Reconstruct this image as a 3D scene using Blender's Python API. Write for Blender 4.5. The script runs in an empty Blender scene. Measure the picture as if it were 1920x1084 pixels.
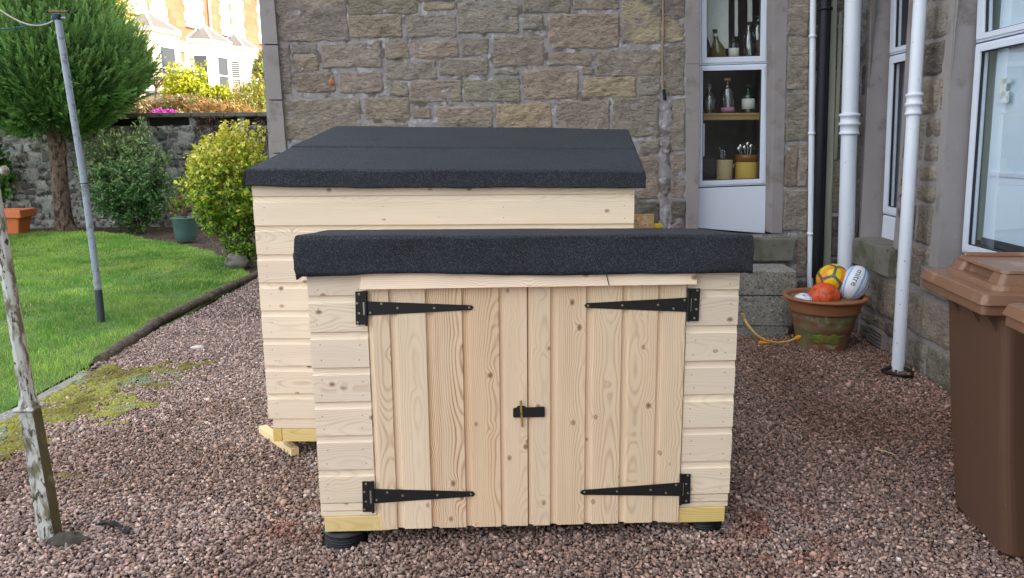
import bpy, math, random
import numpy as np
from mathutils import Matrix, Vector
random.seed(7); rng = np.random.default_rng(7)
R_ = math.radians
S = bpy.context.scene
COL = S.collection
# ------------------------------------------------------------------ camera, sky, sun, exposure
H = 1.62; FOC = 1440.0
PITCH, ROLL = R_(11.0), R_(0.5)
f_ = np.array([0, math.cos(PITCH), -math.sin(PITCH)]); x_ = np.array([1., 0, 0]); u_ = np.cross(x_, f_)
CR = math.cos(ROLL)*x_ - math.sin(ROLL)*u_; CU = math.cos(ROLL)*u_ + math.sin(ROLL)*x_
EYE = np.array([0, 0, H])
cam = bpy.data.objects.new('camera', bpy.data.cameras.new('camera')); COL.objects.link(cam)
m = Matrix.Identity(4)
for i in range(3):
    m[i][0] = CR[i]; m[i][1] = CU[i]; m[i][2] = -f_[i]; m[i][3] = EYE[i]
cam.matrix_world = m
cam.data.sensor_width = 36; cam.data.lens = 27; cam.data.clip_end = 500; cam.data.clip_start = .05
S.camera = cam
SUN_EL, SUN_AZ = R_(30), R_(-14)          # azimuth measured from +X towards +Y
sd = Vector((math.cos(SUN_EL)*math.cos(SUN_AZ), math.cos(SUN_EL)*math.sin(SUN_AZ), math.sin(SUN_EL)))
sun = bpy.data.objects.new('sun', bpy.data.lights.new('sun', 'SUN')); COL.objects.link(sun)
sun.data.energy = 2.1; sun.data.angle = R_(0.5); sun.data.color = (1, .95, .86)
sun.rotation_euler = sd.to_track_quat('Z', 'Y').to_euler(); sun.location = (20, -5, 20)
W = bpy.data.worlds.new('World'); S.world = W; W.use_nodes = True
nt = W.node_tree; nt.nodes.clear()
sky = nt.nodes.new('ShaderNodeTexSky'); sky.sky_type = 'NISHITA'; sky.sun_disc = False
sky.sun_elevation = SUN_EL; sky.sun_rotation = math.pi/2 - SUN_AZ
sky.dust_density = 2.0; sky.ozone_density = 1.0
tc = nt.nodes.new('ShaderNodeTexCoord')
cl = nt.nodes.new('ShaderNodeTexNoise'); cl.inputs['Scale'].default_value = 2.2; cl.inputs['Detail'].default_value = 6
rp = nt.nodes.new('ShaderNodeValToRGB'); rp.color_ramp.elements[0].position = .42; rp.color_ramp.elements[1].position = .62
mx = nt.nodes.new('ShaderNodeMixRGB'); mx.inputs[2].default_value = (7.7, 7.55, 7.5, 1)  # unseen white clouds added to neutralise the blue sky light
bg = nt.nodes.new('ShaderNodeBackground'); bg.inputs[1].default_value = .12
wo = nt.nodes.new('ShaderNodeOutputWorld')
nt.links.new(tc.outputs['Generated'], cl.inputs['Vector']); nt.links.new(cl.outputs['Fac'], rp.inputs[0])
nt.links.new(rp.outputs[0], mx.inputs[0]); nt.links.new(sky.outputs[0], mx.inputs[1])
nt.links.new(mx.outputs[0], bg.inputs[0]); nt.links.new(bg.outputs[0], wo.inputs[0])
S.view_settings.view_transform = 'Standard'; S.view_settings.look = 'None'
S.view_settings.exposure = 1.92; S.view_settings.gamma = 1
S.render.engine = 'CYCLES'; S.cycles.caustics_reflective = False; S.cycles.caustics_refractive = False

# ------------------------------------------------------------------ pixel helpers (photo pixels, 1920 wide)
def ray(px, py): return (px-960)/FOC*CR - (py-542)/FOC*CU + f_
def gp(px, py, z=0.0):
    d = ray(px, py); return EYE + (z-H)/d[2]*d
def rz(px, py, z): return EYE + z*ray(px, py)
class Fr:
    """vertical frame: s along, h up, d outward"""
    def __init__(s, P0, ang, side=1):
        s.P0 = np.array(P0, float); a = R_(ang); s.e = np.array([math.cos(a), math.sin(a), 0])
        s.n = np.array([s.e[1], -s.e[0], 0])*side
    def T(s, A):
        A = np.asarray(A, float); return s.P0 + A[:, :1]*s.e + A[:, 2:3]*s.n + A[:, 1:2]*np.array([0, 0, 1.])
    def w(s, a, h, d=0): return s.T([[a, h, d]])[0]
    def px(s, x, y, d=0.0):
        r = ray(x, y); p = s.P0 + d*s.n; t = ((p-EYE)@s.n)/(r@s.n); q = EYE + t*r - s.P0
        return float(q@s.e), float(q[2])
    def sub(s, a, h, d=0): 
        g = Fr(s.w(a, h, d), 0); g.e = s.e; g.n = s.n; return g

# ------------------------------------------------------------------ numpy value noise
def _h(ix, iy, iz, seed):
    n = (ix.astype(np.int64)*374761393 + iy.astype(np.int64)*668265263 + iz.astype(np.int64)*2147483647 + seed*974711) & 0xffffffff
    n = ((n ^ (n >> 13))*1274126177) & 0xffffffff
    return ((n ^ (n >> 16)) & 0xffff)/65535.0
def vn(x, y, z=0.0, seed=0):
    x, y, z = np.broadcast_arrays(np.asarray(x, float), np.asarray(y, float), np.asarray(z, float))
    fx, fy, fz = np.floor(x), np.floor(y), np.floor(z); tx, ty, tz = x-fx, y-fy, z-fz
    tx, ty, tz = [t*t*(3-2*t) for t in (tx, ty, tz)]
    r = 0
    for a in (0, 1):
        for b in (0, 1):
            for c in (0, 1):
                r = r + _h(fx+a, fy+b, fz+c, seed)*(tx if a else 1-tx)*(ty if b else 1-ty)*(tz if c else 1-tz)
    return r*2-1
def fbm(x, y, z=0.0, seed=0, o=3):
    r = 0; a = 1.0; k = 1.0
    for i in range(o): r = r + a*vn(np.asarray(x)*k, np.asarray(y)*k, np.asarray(z)*k, seed+i*17); a *= .5; k *= 2.03
    return r

# ------------------------------------------------------------------ object helpers
def setp(o, label=None, cat=None, group=None, kind=None):
    if label: o['label'] = label
    if cat: o['category'] = cat
    if group: o['group'] = group
    if kind: o['kind'] = kind
    return o
def thing(name, loc, label, cat, group=None):
    o = bpy.data.objects.new(name, None); COL.objects.link(o); o.location = loc; o.empty_display_size = .1
    return setp(o, label, cat, group)
def copy_tree(o, parent=None):
    c = o.copy(); COL.objects.link(c); c.parent = parent
    for ch in list(o.children): copy_tree(ch, c)
    return c
def root_org(p):
    o = np.zeros(3)
    while p is not None: o = o + np.array(p.location); p = p.parent
    return o
IDT = lambda A: np.asarray(A, float)
class MB:
    def __init__(s): s.v = []; s.f = []; s.m = []; s.c = []; s.b = []; s.n = 0; s.sm = []
    def add(s, v, f, m=0, c=(1, 1, 1, 1), b=None, sm=False):
        v = np.asarray(v, float); k = len(v); s.v.append(v)
        c = np.asarray(c, float)
        if c.ndim == 1:
            if len(c) == 3: c = np.append(c, 1)
            c = np.tile(c, (k, 1))
        elif c.shape[1] == 3: c = np.hstack([c, np.ones((k, 1))])
        s.c.append(c); s.b.append(v if b is None else np.asarray(b, float))
        for q in f: s.f.append([i+s.n for i in q]); s.m.append(m); s.sm.append(sm)
        s.n += k
        return s
    def box(s, T, a0, a1, b0, b1, c0, c1, m=0, c=(1, 1, 1, 1), bid=None):
        L = np.array([[a, b, d] for d in (c0, c1) for b in (b0, b1) for a in (a0, a1)], float)
        bd = None
        if bid is not None:
            dims = [a1-a0, b1-b0, c1-c0]; ax = int(np.argmax(np.abs(dims))); o = [i for i in range(3) if i != ax]
            mid = np.array([(a0+a1)/2, (b0+b1)/2, (c0+c1)/2])
            bd = np.stack([L[:, ax]+bid*.37, (L-mid)[:, o[0]]+(L-mid)[:, o[1]], np.full(8, float(bid))], 1)
        return s.add(T(L), [(0, 2, 3, 1), (4, 5, 7, 6), (0, 1, 5, 4), (2, 6, 7, 3), (0, 4, 6, 2), (1, 3, 7, 5)], m, c, bd)
    def hexa(s, P, m=0, c=(1, 1, 1, 1), b=None):   # 8 pts order as box
        return s.add(P, [(0, 2, 3, 1), (4, 5, 7, 6), (0, 1, 5, 4), (2, 6, 7, 3), (0, 4, 6, 2), (1, 3, 7, 5)], m, c, b)
    def prism(s, T, poly, d0, d1, m=0, c=(1, 1, 1, 1)):
        n = len(poly); L = [[p[0], p[1], d0] for p in poly] + [[p[0], p[1], d1] for p in poly]
        return s.add(T(L), [tuple(range(n))[::-1], tuple(range(n, 2*n))] + [(i, (i+1) % n, n+(i+1) % n, n+i) for i in range(n)], m, c)
    def tube(s, pts, rad, n=10, m=0, c=(1, 1, 1, 1), cap=True, sm=True, sq=False):
        pts = np.asarray(pts, float); k = len(pts); rad = np.broadcast_to(rad, (k,))
        tg = np.gradient(pts, axis=0); tg /= np.linalg.norm(tg, axis=1)[:, None]+1e-9
        up = np.array([0, 0, 1.]) if abs(tg[0][2]) < .9 else np.array([0, 1., 0])
        V = []
        a = np.linspace(0, 2*math.pi, n, endpoint=False) + (math.pi/4 if sq else 0)
        for i in range(k):
            x = np.cross(up, tg[i]); x /= np.linalg.norm(x)+1e-9; y = np.cross(tg[i], x); up = y if abs(tg[0][2]) < .9 else up
            V.append(pts[i] + rad[i]*(np.cos(a)[:, None]*x + np.sin(a)[:, None]*y))
        f = [(i*n+j, i*n+(j+1) % n, (i+1)*n+(j+1) % n, (i+1)*n+j) for i in range(k-1) for j in range(n)]
        if cap: V += [V[0].copy(), V[-1].copy()]; f += [tuple(range(k*n, (k+1)*n))[::-1], tuple(range((k+1)*n, (k+2)*n))]
        s.add(np.vstack(V), f, m, c, None, sm)
        if cap: s.sm[-2:] = [False, False]
        return s
    def lathe(s, ctr, prof, n=32, m=0, c=(1, 1, 1, 1), axis=None, sm=True):
        ctr = np.asarray(ctr, float)
        if axis is None: ax = np.array([0, 0, 1.]); x = np.array([1., 0, 0])
        else:
            ax = np.asarray(axis, float)/np.linalg.norm(axis); x = np.cross(ax, [0, 0, 1.]) if abs(ax[2]) < .95 else np.array([1., 0, 0]); x /= np.linalg.norm(x)
        y = np.cross(ax, x); a = np.linspace(0, 2*math.pi, n, endpoint=False)
        V = [ctr + z*ax + r*(np.cos(a)[:, None]*x + np.sin(a)[:, None]*y) for r, z in prof]; k = len(prof)
        f = [(i*n+j, i*n+(j+1) % n, (i+1)*n+(j+1) % n, (i+1)*n+j) for i in range(k-1) for j in range(n)]
        V += [V[0].copy(), V[-1].copy()]; f += [tuple(range(k*n, (k+1)*n))[::-1], tuple(range((k+1)*n, (k+2)*n))]
        s.add(np.vstack(V), f, m, c, None, sm); s.sm[-2:] = [False, False]
        return s
    def grid(s, X, m=0, c=(1, 1, 1, 1), b=None, sm=True):
        n, k = X.shape[:2]; i = np.arange(n*k).reshape(n, k)
        f = np.stack([i[:-1, :-1], i[1:, :-1], i[1:, 1:], i[:-1, 1:]], -1).reshape(-1, 4)
        cc = c.reshape(n*k, -1) if isinstance(c, np.ndarray) and c.ndim == 3 else c
        return s.add(X.reshape(-1, 3), f.tolist(), m, cc, None if b is None else b.reshape(-1, 3), sm)
    def ball(s, ctr, rad, nu=24, nv=16, m=0, c=(1, 1, 1, 1), Rm=None, noise=0, seed=0, cf=None):
        th = np.linspace(0, math.pi, nv); ph = np.linspace(0, 2*math.pi, nu+1)
        T, P = np.meshgrid(th, ph, indexing='ij'); D = np.stack([np.sin(T)*np.cos(P), np.sin(T)*np.sin(P), np.cos(T)], -1)
        rr = 1 + (noise*fbm(D[..., 0]*2+seed, D[..., 1]*2, D[..., 2]*2, seed) if noise else 0)
        X = D*np.asarray(rad, float)*(rr[..., None] if noise else 1)
        if Rm is not None: X = X@np.asarray(Rm).T
        if cf is not None: c = cf(D)
        return s.grid(X+np.asarray(ctr), m, c)
    def build(s, name, mats, parent=None, bevel=0, loc=None, solid=0):
        V = np.vstack(s.v); org = root_org(parent)
        me = bpy.data.meshes.new(name)
        o = bpy.data.objects.new(name, me)
        if parent is None:
            if loc is not None: org = np.asarray(loc, float)
            else:
                lo, hi = V.min(0), V.max(0); org = np.array([(lo[0]+hi[0])/2, (lo[1]+hi[1])/2, lo[2]])
            o.location = org
        me.from_pydata((V-org).tolist(), [], s.f)
        if not isinstance(mats, (list, tuple)): mats = [mats]
        for q in mats: me.materials.append(q)
        me.polygons.foreach_set('material_index', s.m); me.polygons.foreach_set('use_smooth', s.sm)
        at = me.attributes.new('tint', 'FLOAT_COLOR', 'POINT'); at.data.foreach_set('color', np.vstack(s.c).ravel())
        bt = me.attributes.new('bd', 'FLOAT_VECTOR', 'POINT'); bt.data.foreach_set('vector', np.vstack(s.b).ravel())
        me.update(); me.validate(); COL.objects.link(o)
        if parent is not None: o.parent = parent
        if solid: q = o.modifiers.new('s', 'SOLIDIFY'); q.thickness = solid; q.offset = -1
        if bevel:
            q = o.modifiers.new('b', 'BEVEL'); q.width = bevel; q.segments = 2; q.limit_method = 'ANGLE'; q.angle_limit = R_(40)
        return o
def npmesh(name, V, Fc, mat, col=None, parent=None, smooth=False, loc=(0, 0, 0)):
    V = np.asarray(V, np.float32); Fc = np.asarray(Fc, np.int32); k = Fc.shape[1]
    org = root_org(parent) if parent is not None else np.array(loc, float)
    me = bpy.data.meshes.new(name); me.vertices.add(len(V)); me.vertices.foreach_set('co', (V-org.astype(np.float32)).ravel())
    me.loops.add(Fc.size); me.loops.foreach_set('vertex_index', Fc.ravel()); me.polygons.add(len(Fc))
    me.polygons.foreach_set('loop_start', np.arange(0, Fc.size, k, dtype=np.int32))
    me.polygons.foreach_set('loop_total', np.full(len(Fc), k, dtype=np.int32))
    if smooth: me.polygons.foreach_set('use_smooth', np.ones(len(Fc), bool))
    me.update(calc_edges=True)
    if col is not None:
        if col.shape[1] == 3: col = np.hstack([col, np.ones((len(col), 1))])
        at = me.attributes.new('tint', 'FLOAT_COLOR', 'POINT'); at.data.foreach_set('color', col.astype(np.float32).ravel())
    me.materials.append(mat); o = bpy.data.objects.new(name, me); COL.objects.link(o)
    if parent is not None: o.parent = parent
    else: o.location = org
    return o

# ------------------------------------------------------------------ materials
def lin(r, g, b):
    f = lambda c: (c/255/12.92) if c/255 <= .04045 else ((c/255+.055)/1.055)**2.4
    return (f(r), f(g), f(b))
class NT:
    def __init__(s, name):
        s.mat = bpy.data.materials.new(name); s.mat.use_nodes = True; s.t = s.mat.node_tree; s.t.nodes.clear()
        s.out = s.n('ShaderNodeOutputMaterial'); s.b = s.n('ShaderNodeBsdfPrincipled'); s.l(s.b.outputs[0], s.out.inputs[0])
    def n(s, k, **kw):
        q = s.t.nodes.new(k)
        for a, v in kw.items(): setattr(q, a, v)
        return q
    def l(s, a, b): s.t.links.new(a, b)
    def val(s, x, inp):
        if hasattr(x, 'links') or isinstance(x, bpy.types.NodeSocket): s.l(x, inp)
        else: inp.default_value = x
    def M(s, op, a, b=0.0, c=0.0, clamp=False):
        q = s.n('ShaderNodeMath', operation=op, use_clamp=clamp)
        s.val(a, q.inputs[0]); s.val(b, q.inputs[1]); s.val(c, q.inputs[2]); return q.outputs[0]
    def mix(s, f, a, b, bt='MIX'):
        q = s.n('ShaderNodeMixRGB', blend_type=bt); s.val(f, q.inputs[0])
        for x, i in ((a, 1), (b, 2)):
            if isinstance(x, tuple): q.inputs[i].default_value = (*x[:3], 1)
            else: s.l(x, q.inputs[i])
        return q.outputs[0]
    def noise(s, vec, sc, det=3, rough=.55, dist=0):
        q = s.n('ShaderNodeTexNoise'); q.inputs['Scale'].default_value = sc; q.inputs['Detail'].default_value = det
        q.inputs['Roughness'].default_value = rough; q.inputs['Distortion'].default_value = dist
        s.l(vec, q.inputs['Vector']); return q.outputs['Fac']
    def ramp(s, f, lo, hi):
        q = s.n('ShaderNodeMapRange'); q.interpolation_type = 'SMOOTHSTEP'; s.l(f, q.inputs[0]); q.inputs[1].default_value = lo; q.inputs[2].default_value = hi
        return q.outputs[0]
    def comb(s, x, y, z):
        q = s.n('ShaderNodeCombineXYZ'); s.val(x, q.inputs[0]); s.val(y, q.inputs[1]); s.val(z, q.inputs[2]); return q.outputs[0]
    def pos(s): return s.n('ShaderNodeNewGeometry').outputs['Position']
    def attr(s, nm): return s.n('ShaderNodeAttribute', attribute_name=nm)
    def bump(s, h, st=.5, d=.002, prev=None):
        q = s.n('ShaderNodeBump'); q.inputs['Strength'].default_value = st; q.inputs['Distance'].default_value = d; s.l(h, q.inputs['Height'])
        if prev is not None: s.l(prev, q.inputs['Normal'])
        return q.outputs[0]
    def set(s, k, v): s.val(v if not (isinstance(v, tuple) and len(v) == 3) else (*v, 1), s.b.inputs[k])
def mat(name, col=(.5, .5, .5), rough=.6, metal=0, var=0, vs=8, bump=0, bs=40, bd=.002, spots=None, tint=False, spec=None, spots2=None, coord='pos', stretch=None):
    s = NT(name); p = s.pos()
    if stretch:
        q = s.n('ShaderNodeMapping'); q.inputs['Scale'].default_value = stretch; s.l(p, q.inputs[0]); p = q.outputs[0]
    c = col
    if tint:
        c = s.attr('tint').outputs['Color']; c = s.mix(1.0, c, col, 'MULTIPLY')
    if var:
        nz = s.noise(p, vs, 4); d = s.M('MULTIPLY_ADD', nz, 2*var, 1-var)
        c = s.mix(1.0, c, s.comb(d, d, d), 'MULTIPLY')
    for sp in (spots, spots2):
        if sp: # (color, scale, lo, hi)
            c = s.mix(s.ramp(s.noise(p, sp[1], 5, .6), sp[2], sp[3]), c, sp[0])
    s.set('Base Color', c) if not isinstance(c, tuple) else s.set('Base Color', c)
    s.set('Roughness', rough); s.set('Metallic', metal)
    if spec is not None: s.set('Specular IOR Level', spec)
    if bump: s.l(s.bump(s.noise(p, bs, 5, .6), bump, bd), s.b.inputs['Normal'])
    return s.mat

def wood(name, base, line, knot, gscale=1.0):
    s = NT(name); A = s.attr('bd'); sp = s.n('ShaderNodeSeparateXYZ'); s.l(A.outputs['Vector'], sp.inputs[0]); u, v, i = sp.outputs
    ti = s.attr('tint')
    wn = s.n('ShaderNodeTexWhiteNoise', noise_dimensions='1D'); s.l(s.M('FLOOR', i), wn.inputs['W']); rs = s.n('ShaderNodeSeparateColor'); s.l(wn.outputs['Color'], rs.inputs[0]); r1, r2, r3 = rs.outputs
    # pith offset and slowly varying depth along the board
    v0 = s.M('MULTIPLY_ADD', r1, .16, -.08)
    dn = s.noise(s.comb(s.M('MULTIPLY', u, 1.6), s.M('MULTIPLY', i, 3.7), 0), 1.0, 2, .5)
    d = s.M('MULTIPLY_ADD', dn, .11, s.M('MULTIPLY', r2, .03))
    w1 = s.noise(s.comb(s.M('MULTIPLY', u, 3.0), s.M('MULTIPLY', v, 9.0), i), 1.0, 2, .5)
    dv = s.M('ADD', s.M('SUBTRACT', v, v0), s.M('MULTIPLY_ADD', w1, .014, -.007))
    rr = s.M('SQRT', s.M('ADD', s.M('MULTIPLY', dv, dv), s.M('MULTIPLY', d, d)))
    vo = s.n('ShaderNodeTexVoronoi', feature='F1'); vo.inputs['Scale'].default_value = 1.0; vo.inputs['Randomness'].default_value = 1
    s.l(s.comb(s.M('MULTIPLY', u, 8.0), s.M('MULTIPLY', v, 11.0), s.M('MULTIPLY', i, 1.31)), vo.inputs['Vector']); dk = vo.outputs['Distance']
    wk = s.M('SUBTRACT', 1.0, s.M('DIVIDE', dk, .42), clamp=True); wk = s.M('MULTIPLY', s.M('MULTIPLY', wk, wk), .016)
    rr = s.M('ADD', rr, wk)
    ph = s.M('MULTIPLY', rr, 2*math.pi/.0062*gscale)
    g = s.M('MULTIPLY_ADD', s.M('SINE', ph), .5, .5); g = s.M('POWER', g, 3.2)
    fade = s.ramp(s.noise(s.comb(s.M('MULTIPLY', u, 1.1), s.M('MULTIPLY', v, 30.0), i), 1.0, 2), .25, .7)
    g = s.M('MULTIPLY', g, s.M('MULTIPLY_ADD', fade, .70, .14))
    fine = s.noise(s.comb(s.M('MULTIPLY', u, 7.0), s.M('MULTIPLY', v, 420.0), i), 1.0, 3, .6)
    fz = s.M('MULTIPLY_ADD', fine, .20, .90)
    blot = s.noise(s.comb(s.M('MULTIPLY', u, 1.5), s.M('MULTIPLY', v, 10.0), s.M('MULTIPLY', i, 5.1)), 1.0, 3)
    bz = s.M('MULTIPLY_ADD', blot, .20, .90)
    c = s.mix(s.M('MULTIPLY', g, ti.outputs['Alpha'], clamp=True), base, line)
    c = s.mix(1.0, c, ti.outputs['Color'], 'MULTIPLY'); zz = s.M('MULTIPLY', fz, bz); c = s.mix(1.0, c, s.comb(zz, zz, zz), 'MULTIPLY')
    km = s.M('SUBTRACT', 1.0, s.ramp(dk, .08, .14)); core = s.M('SUBTRACT', 1.0, s.ramp(dk, .04, .08))
    ring = s.M('MULTIPLY_ADD', s.M('SINE', s.M('MULTIPLY', dk, 150.0)), .25, .75)
    c = s.mix(s.M('MULTIPLY', s.M('MULTIPLY', km, ring), .75), c, knot); c = s.mix(s.M('MULTIPLY', core, .55), c, (knot[0]*.3, knot[1]*.27, knot[2]*.25))
    s.set('Base Color', c); s.set('Roughness', .62); s.set('Specular IOR Level', .25)
    hgt = s.M('SUBTRACT', s.M('MULTIPLY', fine, .5), s.M('MULTIPLY', g, .6)); s.l(s.bump(hgt, .18, .001), s.b.inputs['Normal'])
    return s.mat
def thin_glass(name, tintc=(1, 1, 1), refl=1.0, rough=0.0, base=.0):
    s = NT(name); s.t.nodes.remove(s.b)
    t = s.n('ShaderNodeBsdfTransparent'); t.inputs[0].default_value = (*tintc, 1)
    g = s.n('ShaderNodeBsdfGlossy'); g.inputs['Roughness'].default_value = rough
    fr = s.n('ShaderNodeFresnel'); fr.inputs[0].default_value = 1.5
    q = s.n('ShaderNodeMixShader'); s.l(s.M('MULTIPLY_ADD', fr.outputs[0], refl, base, clamp=True), q.inputs[0]); s.l(t.outputs[0], q.inputs[1]); s.l(g.outputs[0], q.inputs[2]); s.l(q.outputs[0], s.out.inputs[0])
    return s.mat
def leaf(name, trans=.3, rough=.38, mul=(1, 1, 1)):
    s = NT(name); c = s.mix(1.0, s.attr('tint').outputs['Color'], mul, 'MULTIPLY'); s.set('Base Color', c); s.set('Roughness', rough); s.set('Specular IOR Level', .3)
    tr = s.n('ShaderNodeBsdfTranslucent'); s.l(c, tr.inputs[0]); q = s.n('ShaderNodeMixShader'); q.inputs[0].default_value = trans
    s.l(s.b.outputs[0], q.inputs[1]); s.l(tr.outputs[0], q.inputs[2]); s.l(q.outputs[0], s.out.inputs[0]); return s.mat
def felt(name):
    s = NT(name); p = s.pos(); a = s.noise(p, 330, 3, .8); b = s.noise(p, 170, 3, .6); bl = s.noise(p, 3.0, 4)
    c = s.mix(s.ramp(a, .38, .66), (.005, .0058, .008), (.046, .053, .066)); c = s.mix(s.M('MULTIPLY', s.ramp(s.noise(p, 125, 3, .75), .50, .64), .42), c, (.09, .106, .13)); c = s.mix(s.M('MULTIPLY', s.ramp(s.noise(p, 420, 1), .62, .74), .8), c, (.19, .21, .235))
    z = s.M('MULTIPLY_ADD', bl, .5, .75); c = s.mix(1.0, c, s.comb(z, z, z), 'MULTIPLY')
    s.set('Base Color', c); s.set('Roughness', .85); s.set('Specular IOR Level', .35)
    n1 = s.bump(s.noise(p, 9, 3), .35, .012); s.l(s.bump(s.M('ADD', a, b), .7, .003, n1), s.b.inputs['Normal']); return s.mat
def stone(name, bumpd=.006, sc=1.0):
    s = NT(name); p = s.pos(); t = s.attr('tint')
    q = s.n('ShaderNodeMapping'); q.inputs['Scale'].default_value = (1, 1, 2.6); s.l(p, q.inputs[0]); pz = q.outputs[0]
    n1 = s.noise(pz, 7*sc, 5, .6); n2 = s.noise(pz, 38*sc, 6, .72); n3 = s.noise(pz, 22*sc, 4, .6, .6)
    z = s.M('ADD', s.M('MULTIPLY_ADD', n1, .40, .53), s.M('MULTIPLY_ADD', n2, 1.3, -.37)); c = s.mix(1.0, t.outputs['Color'], s.comb(z, z, z), 'MULTIPLY')
    c = s.mix(s.M('MULTIPLY', s.ramp(n3, .5, .72), .35), c, lin(196, 184, 158)); c = s.mix(s.M('MULTIPLY', s.ramp(n3, .48, .3), .45), c, (.06, .05, .045))
    s.set('Base Color', c); s.set('Roughness', .9); s.set('Specular IOR Level', .2)
    b1 = s.bump(n3, 1.0, bumpd*3.4); s.l(s.bump(n2, 1.0, bumpd*1.5, b1), s.b.inputs['Normal']); return s.mat

MAT = {}
MAT['clad'] = wood('pale_cladding_wood', lin(244, 228, 204), lin(196, 154, 112), lin(140, 84, 42))
MAT['door'] = wood('door_wood', lin(240, 217, 187), lin(182, 132, 86), lin(134, 78, 38))
MAT['treated'] = wood('treated_wood', lin(234, 208, 146), lin(206, 166, 96), lin(150, 100, 48))
MAT['oldwood'] = mat('weathered_wood', lin(142, 144, 128), .9, var=.4, vs=12, bump=.5, bs=60, stretch=(1, 1, .15), spots=(lin(90, 100, 75), 4, .5, .7))
MAT['felt'] = felt('roof_felt')
MAT['black'] = mat('black_painted_metal', (.012, .012, .013), .42, 0, bump=.15, bs=200, bd=.0005)
MAT['slot'] = mat('bright_metal', (.6, .6, .6), .35, 1)
MAT['brass'] = mat('brass', lin(200, 165, 90), .4, .7)
MAT['screw'] = mat('zinc_screw', lin(170, 165, 130), .35, .8)
MAT['stone'] = stone('sandstone')
MAT['mortar'] = mat('mortar', lin(146, 142, 142), .95, var=.34, vs=18, bump=1.0, bs=45, bd=.010, spots=(lin(104, 97, 90), 8, .50, .62), spots2=(lin(176, 175, 180), 12, .53, .64))
MAT['dress'] = mat('dressed_stone', lin(144, 138, 136), .85, var=.22, vs=3.5, bump=.35, bs=90, bd=.002, spots=(lin(122, 114, 110), 5, .52, .7), spots2=(lin(176, 172, 172), 60, .66, .72))
MAT['sill'] = mat('mossy_stone', lin(112, 110, 100), .9, var=.35, vs=6, bump=.6, bs=60, bd=.003, spots=(lin(84, 84, 62), 5, .50, .72), spots2=(lin(66, 62, 56), 9, .55, .7))
MAT['conc'] = mat('weathered_concrete', lin(142, 141, 132), .92, var=.5, vs=6, bump=.7, bs=70, bd=.004, spots=(lin(84, 84, 74), 46, .50, .66), spots2=(lin(196, 196, 190), 60, .56, .68))
MAT['pvc'] = mat('white_pvc_sky_tint', (.70, .76, .86), .3, var=.03)  # pale blue of the reflected sky is put into the base colour
MAT['pipe'] = mat('white_pipe_paint', lin(218, 225, 234), .38, var=.05, vs=5, bump=.25, bs=25, bd=.002, spots=(lin(150, 132, 104), 26, .66, .72))
MAT['pipedark'] = mat('black_pipe_plastic', (.006, .007, .011), .4, bump=.05, spec=.3)
MAT['glass'] = thin_glass('window_glass', (.93, .95, .95), 1.2)
MAT['glass2'] = thin_glass('grey_window_glass', (.93, .96, .97), .22, 0, .0)
MAT['gasket'] = mat('black_gasket', (.015, .015, .017), .5)
MAT['brown'] = None
# ------------------------------------------------------------------ sheds
def boards(mb, T, u0, u1, cuts, vert=False, flip=False, d0=.0, th=.013, seed=0, mi=0, tint=None, gs=None, cove=.22, cols=None):
    """shiplap boards between consecutive cuts; cross profile extruded along u"""
    for k in range(len(cuts)-1):
        v0, v1 = cuts[k], cuts[k+1]; w = v1-v0; bid = seed*50+k+.25
        cv = min(cove*w, .030) if abs(w) > .05 else 0.004
        if not flip: prof = [(v0, 0), (v0, th-.002), (v0+.002, th), (v1-cv, th), (v1-cv*.93, th-.0035), (v1-cv*.75, th-.0065), (v1-cv*.4, th-.0085), (v1-.001, th-.009), (v1, 0)]
        else: prof = [(v0, 0), (v0+.001, th-.013), (v0+cv*.5, th-.0125), (v0+cv*.8, th-.010), (v0+cv*.95, th-.005), (v0+cv, th), (v1-.002, th), (v1, th-.002), (v1, 0)]
        n = len(prof); L = []; B = []
        jd = random.uniform(-.0008, .0008); vm = (v0+v1)/2
        for u in (u0, u1):
            for v, d in prof:
                L.append([v, u, d0+d+jd] if vert else [u, v, d0+d+jd]); B.append([u, v-vm, bid])
        f = [(i, i+1, n+i+1, n+i) for i in range(n-1)] + [tuple(range(n)), tuple(range(n, 2*n))[::-1]]
        t = cols[k] if cols is not None else None
        if t is None:
            q = random.uniform(.94, 1.04); t = (q, q*random.uniform(.975, .995), q*random.uniform(.95, .99), random.uniform(.2, .6))
        mb.add(T(L), f, mi, t, B)
        if not vert and w > .1:
            for un in ((u0+.035, u1-.035) if abs(u1-u0) < .5 else np.linspace(u0+.05, u1-.05, 4)):
                for vf in (.2, .62):
                    qx, qy = un+random.uniform(-.008, .008), v0+w*vf+random.uniform(-.006, .006); an_ = np.linspace(0, 2*math.pi, 7)[:-1]
                    mb.add(T([[qx+.0024*math.cos(a_), qy+.0024*math.sin(a_), d0+th+jd+.0006] for a_ in an_]), [tuple(range(6))], mi, (.25, .22, .20, 0), [[.5, 0, .25]]*6)

FS = Fr((-.7816, 2.8912, 0), 2.05)
FSW = 1.668
root = thing('storage_shed', (0.05, 3.2, 0), 'small new timber shed in front, with black felt roof, double doors and black strap hinges', 'shed', 'new timber sheds on the gravel')
px = FS.px
hl = [px(590, y)[1] for y in (942, 880, 816, 753, 689, 622, 554)]; hl.append(hl[-1]+.14)
h_bot = px(610, 968)[1]
Tsub = FS.T
sL = px(691, 620, .02)[0]; sR = px(1285, 620, .02)[0]
mb = MB()
boards(mb, Tsub, .0, sL-.004, hl, seed=1); boards(mb, Tsub, sR+.004, FSW, hl, seed=2)
# thin strips under the cladding
hs = [px(610, 967)[1], px(610, 957)[1], hl[0]]
boards(mb, Tsub, .004, sL-.004, hs, seed=3, th=.008); boards(mb, Tsub, sR+.004, FSW-.004, hs, seed=4, th=.008)
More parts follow.
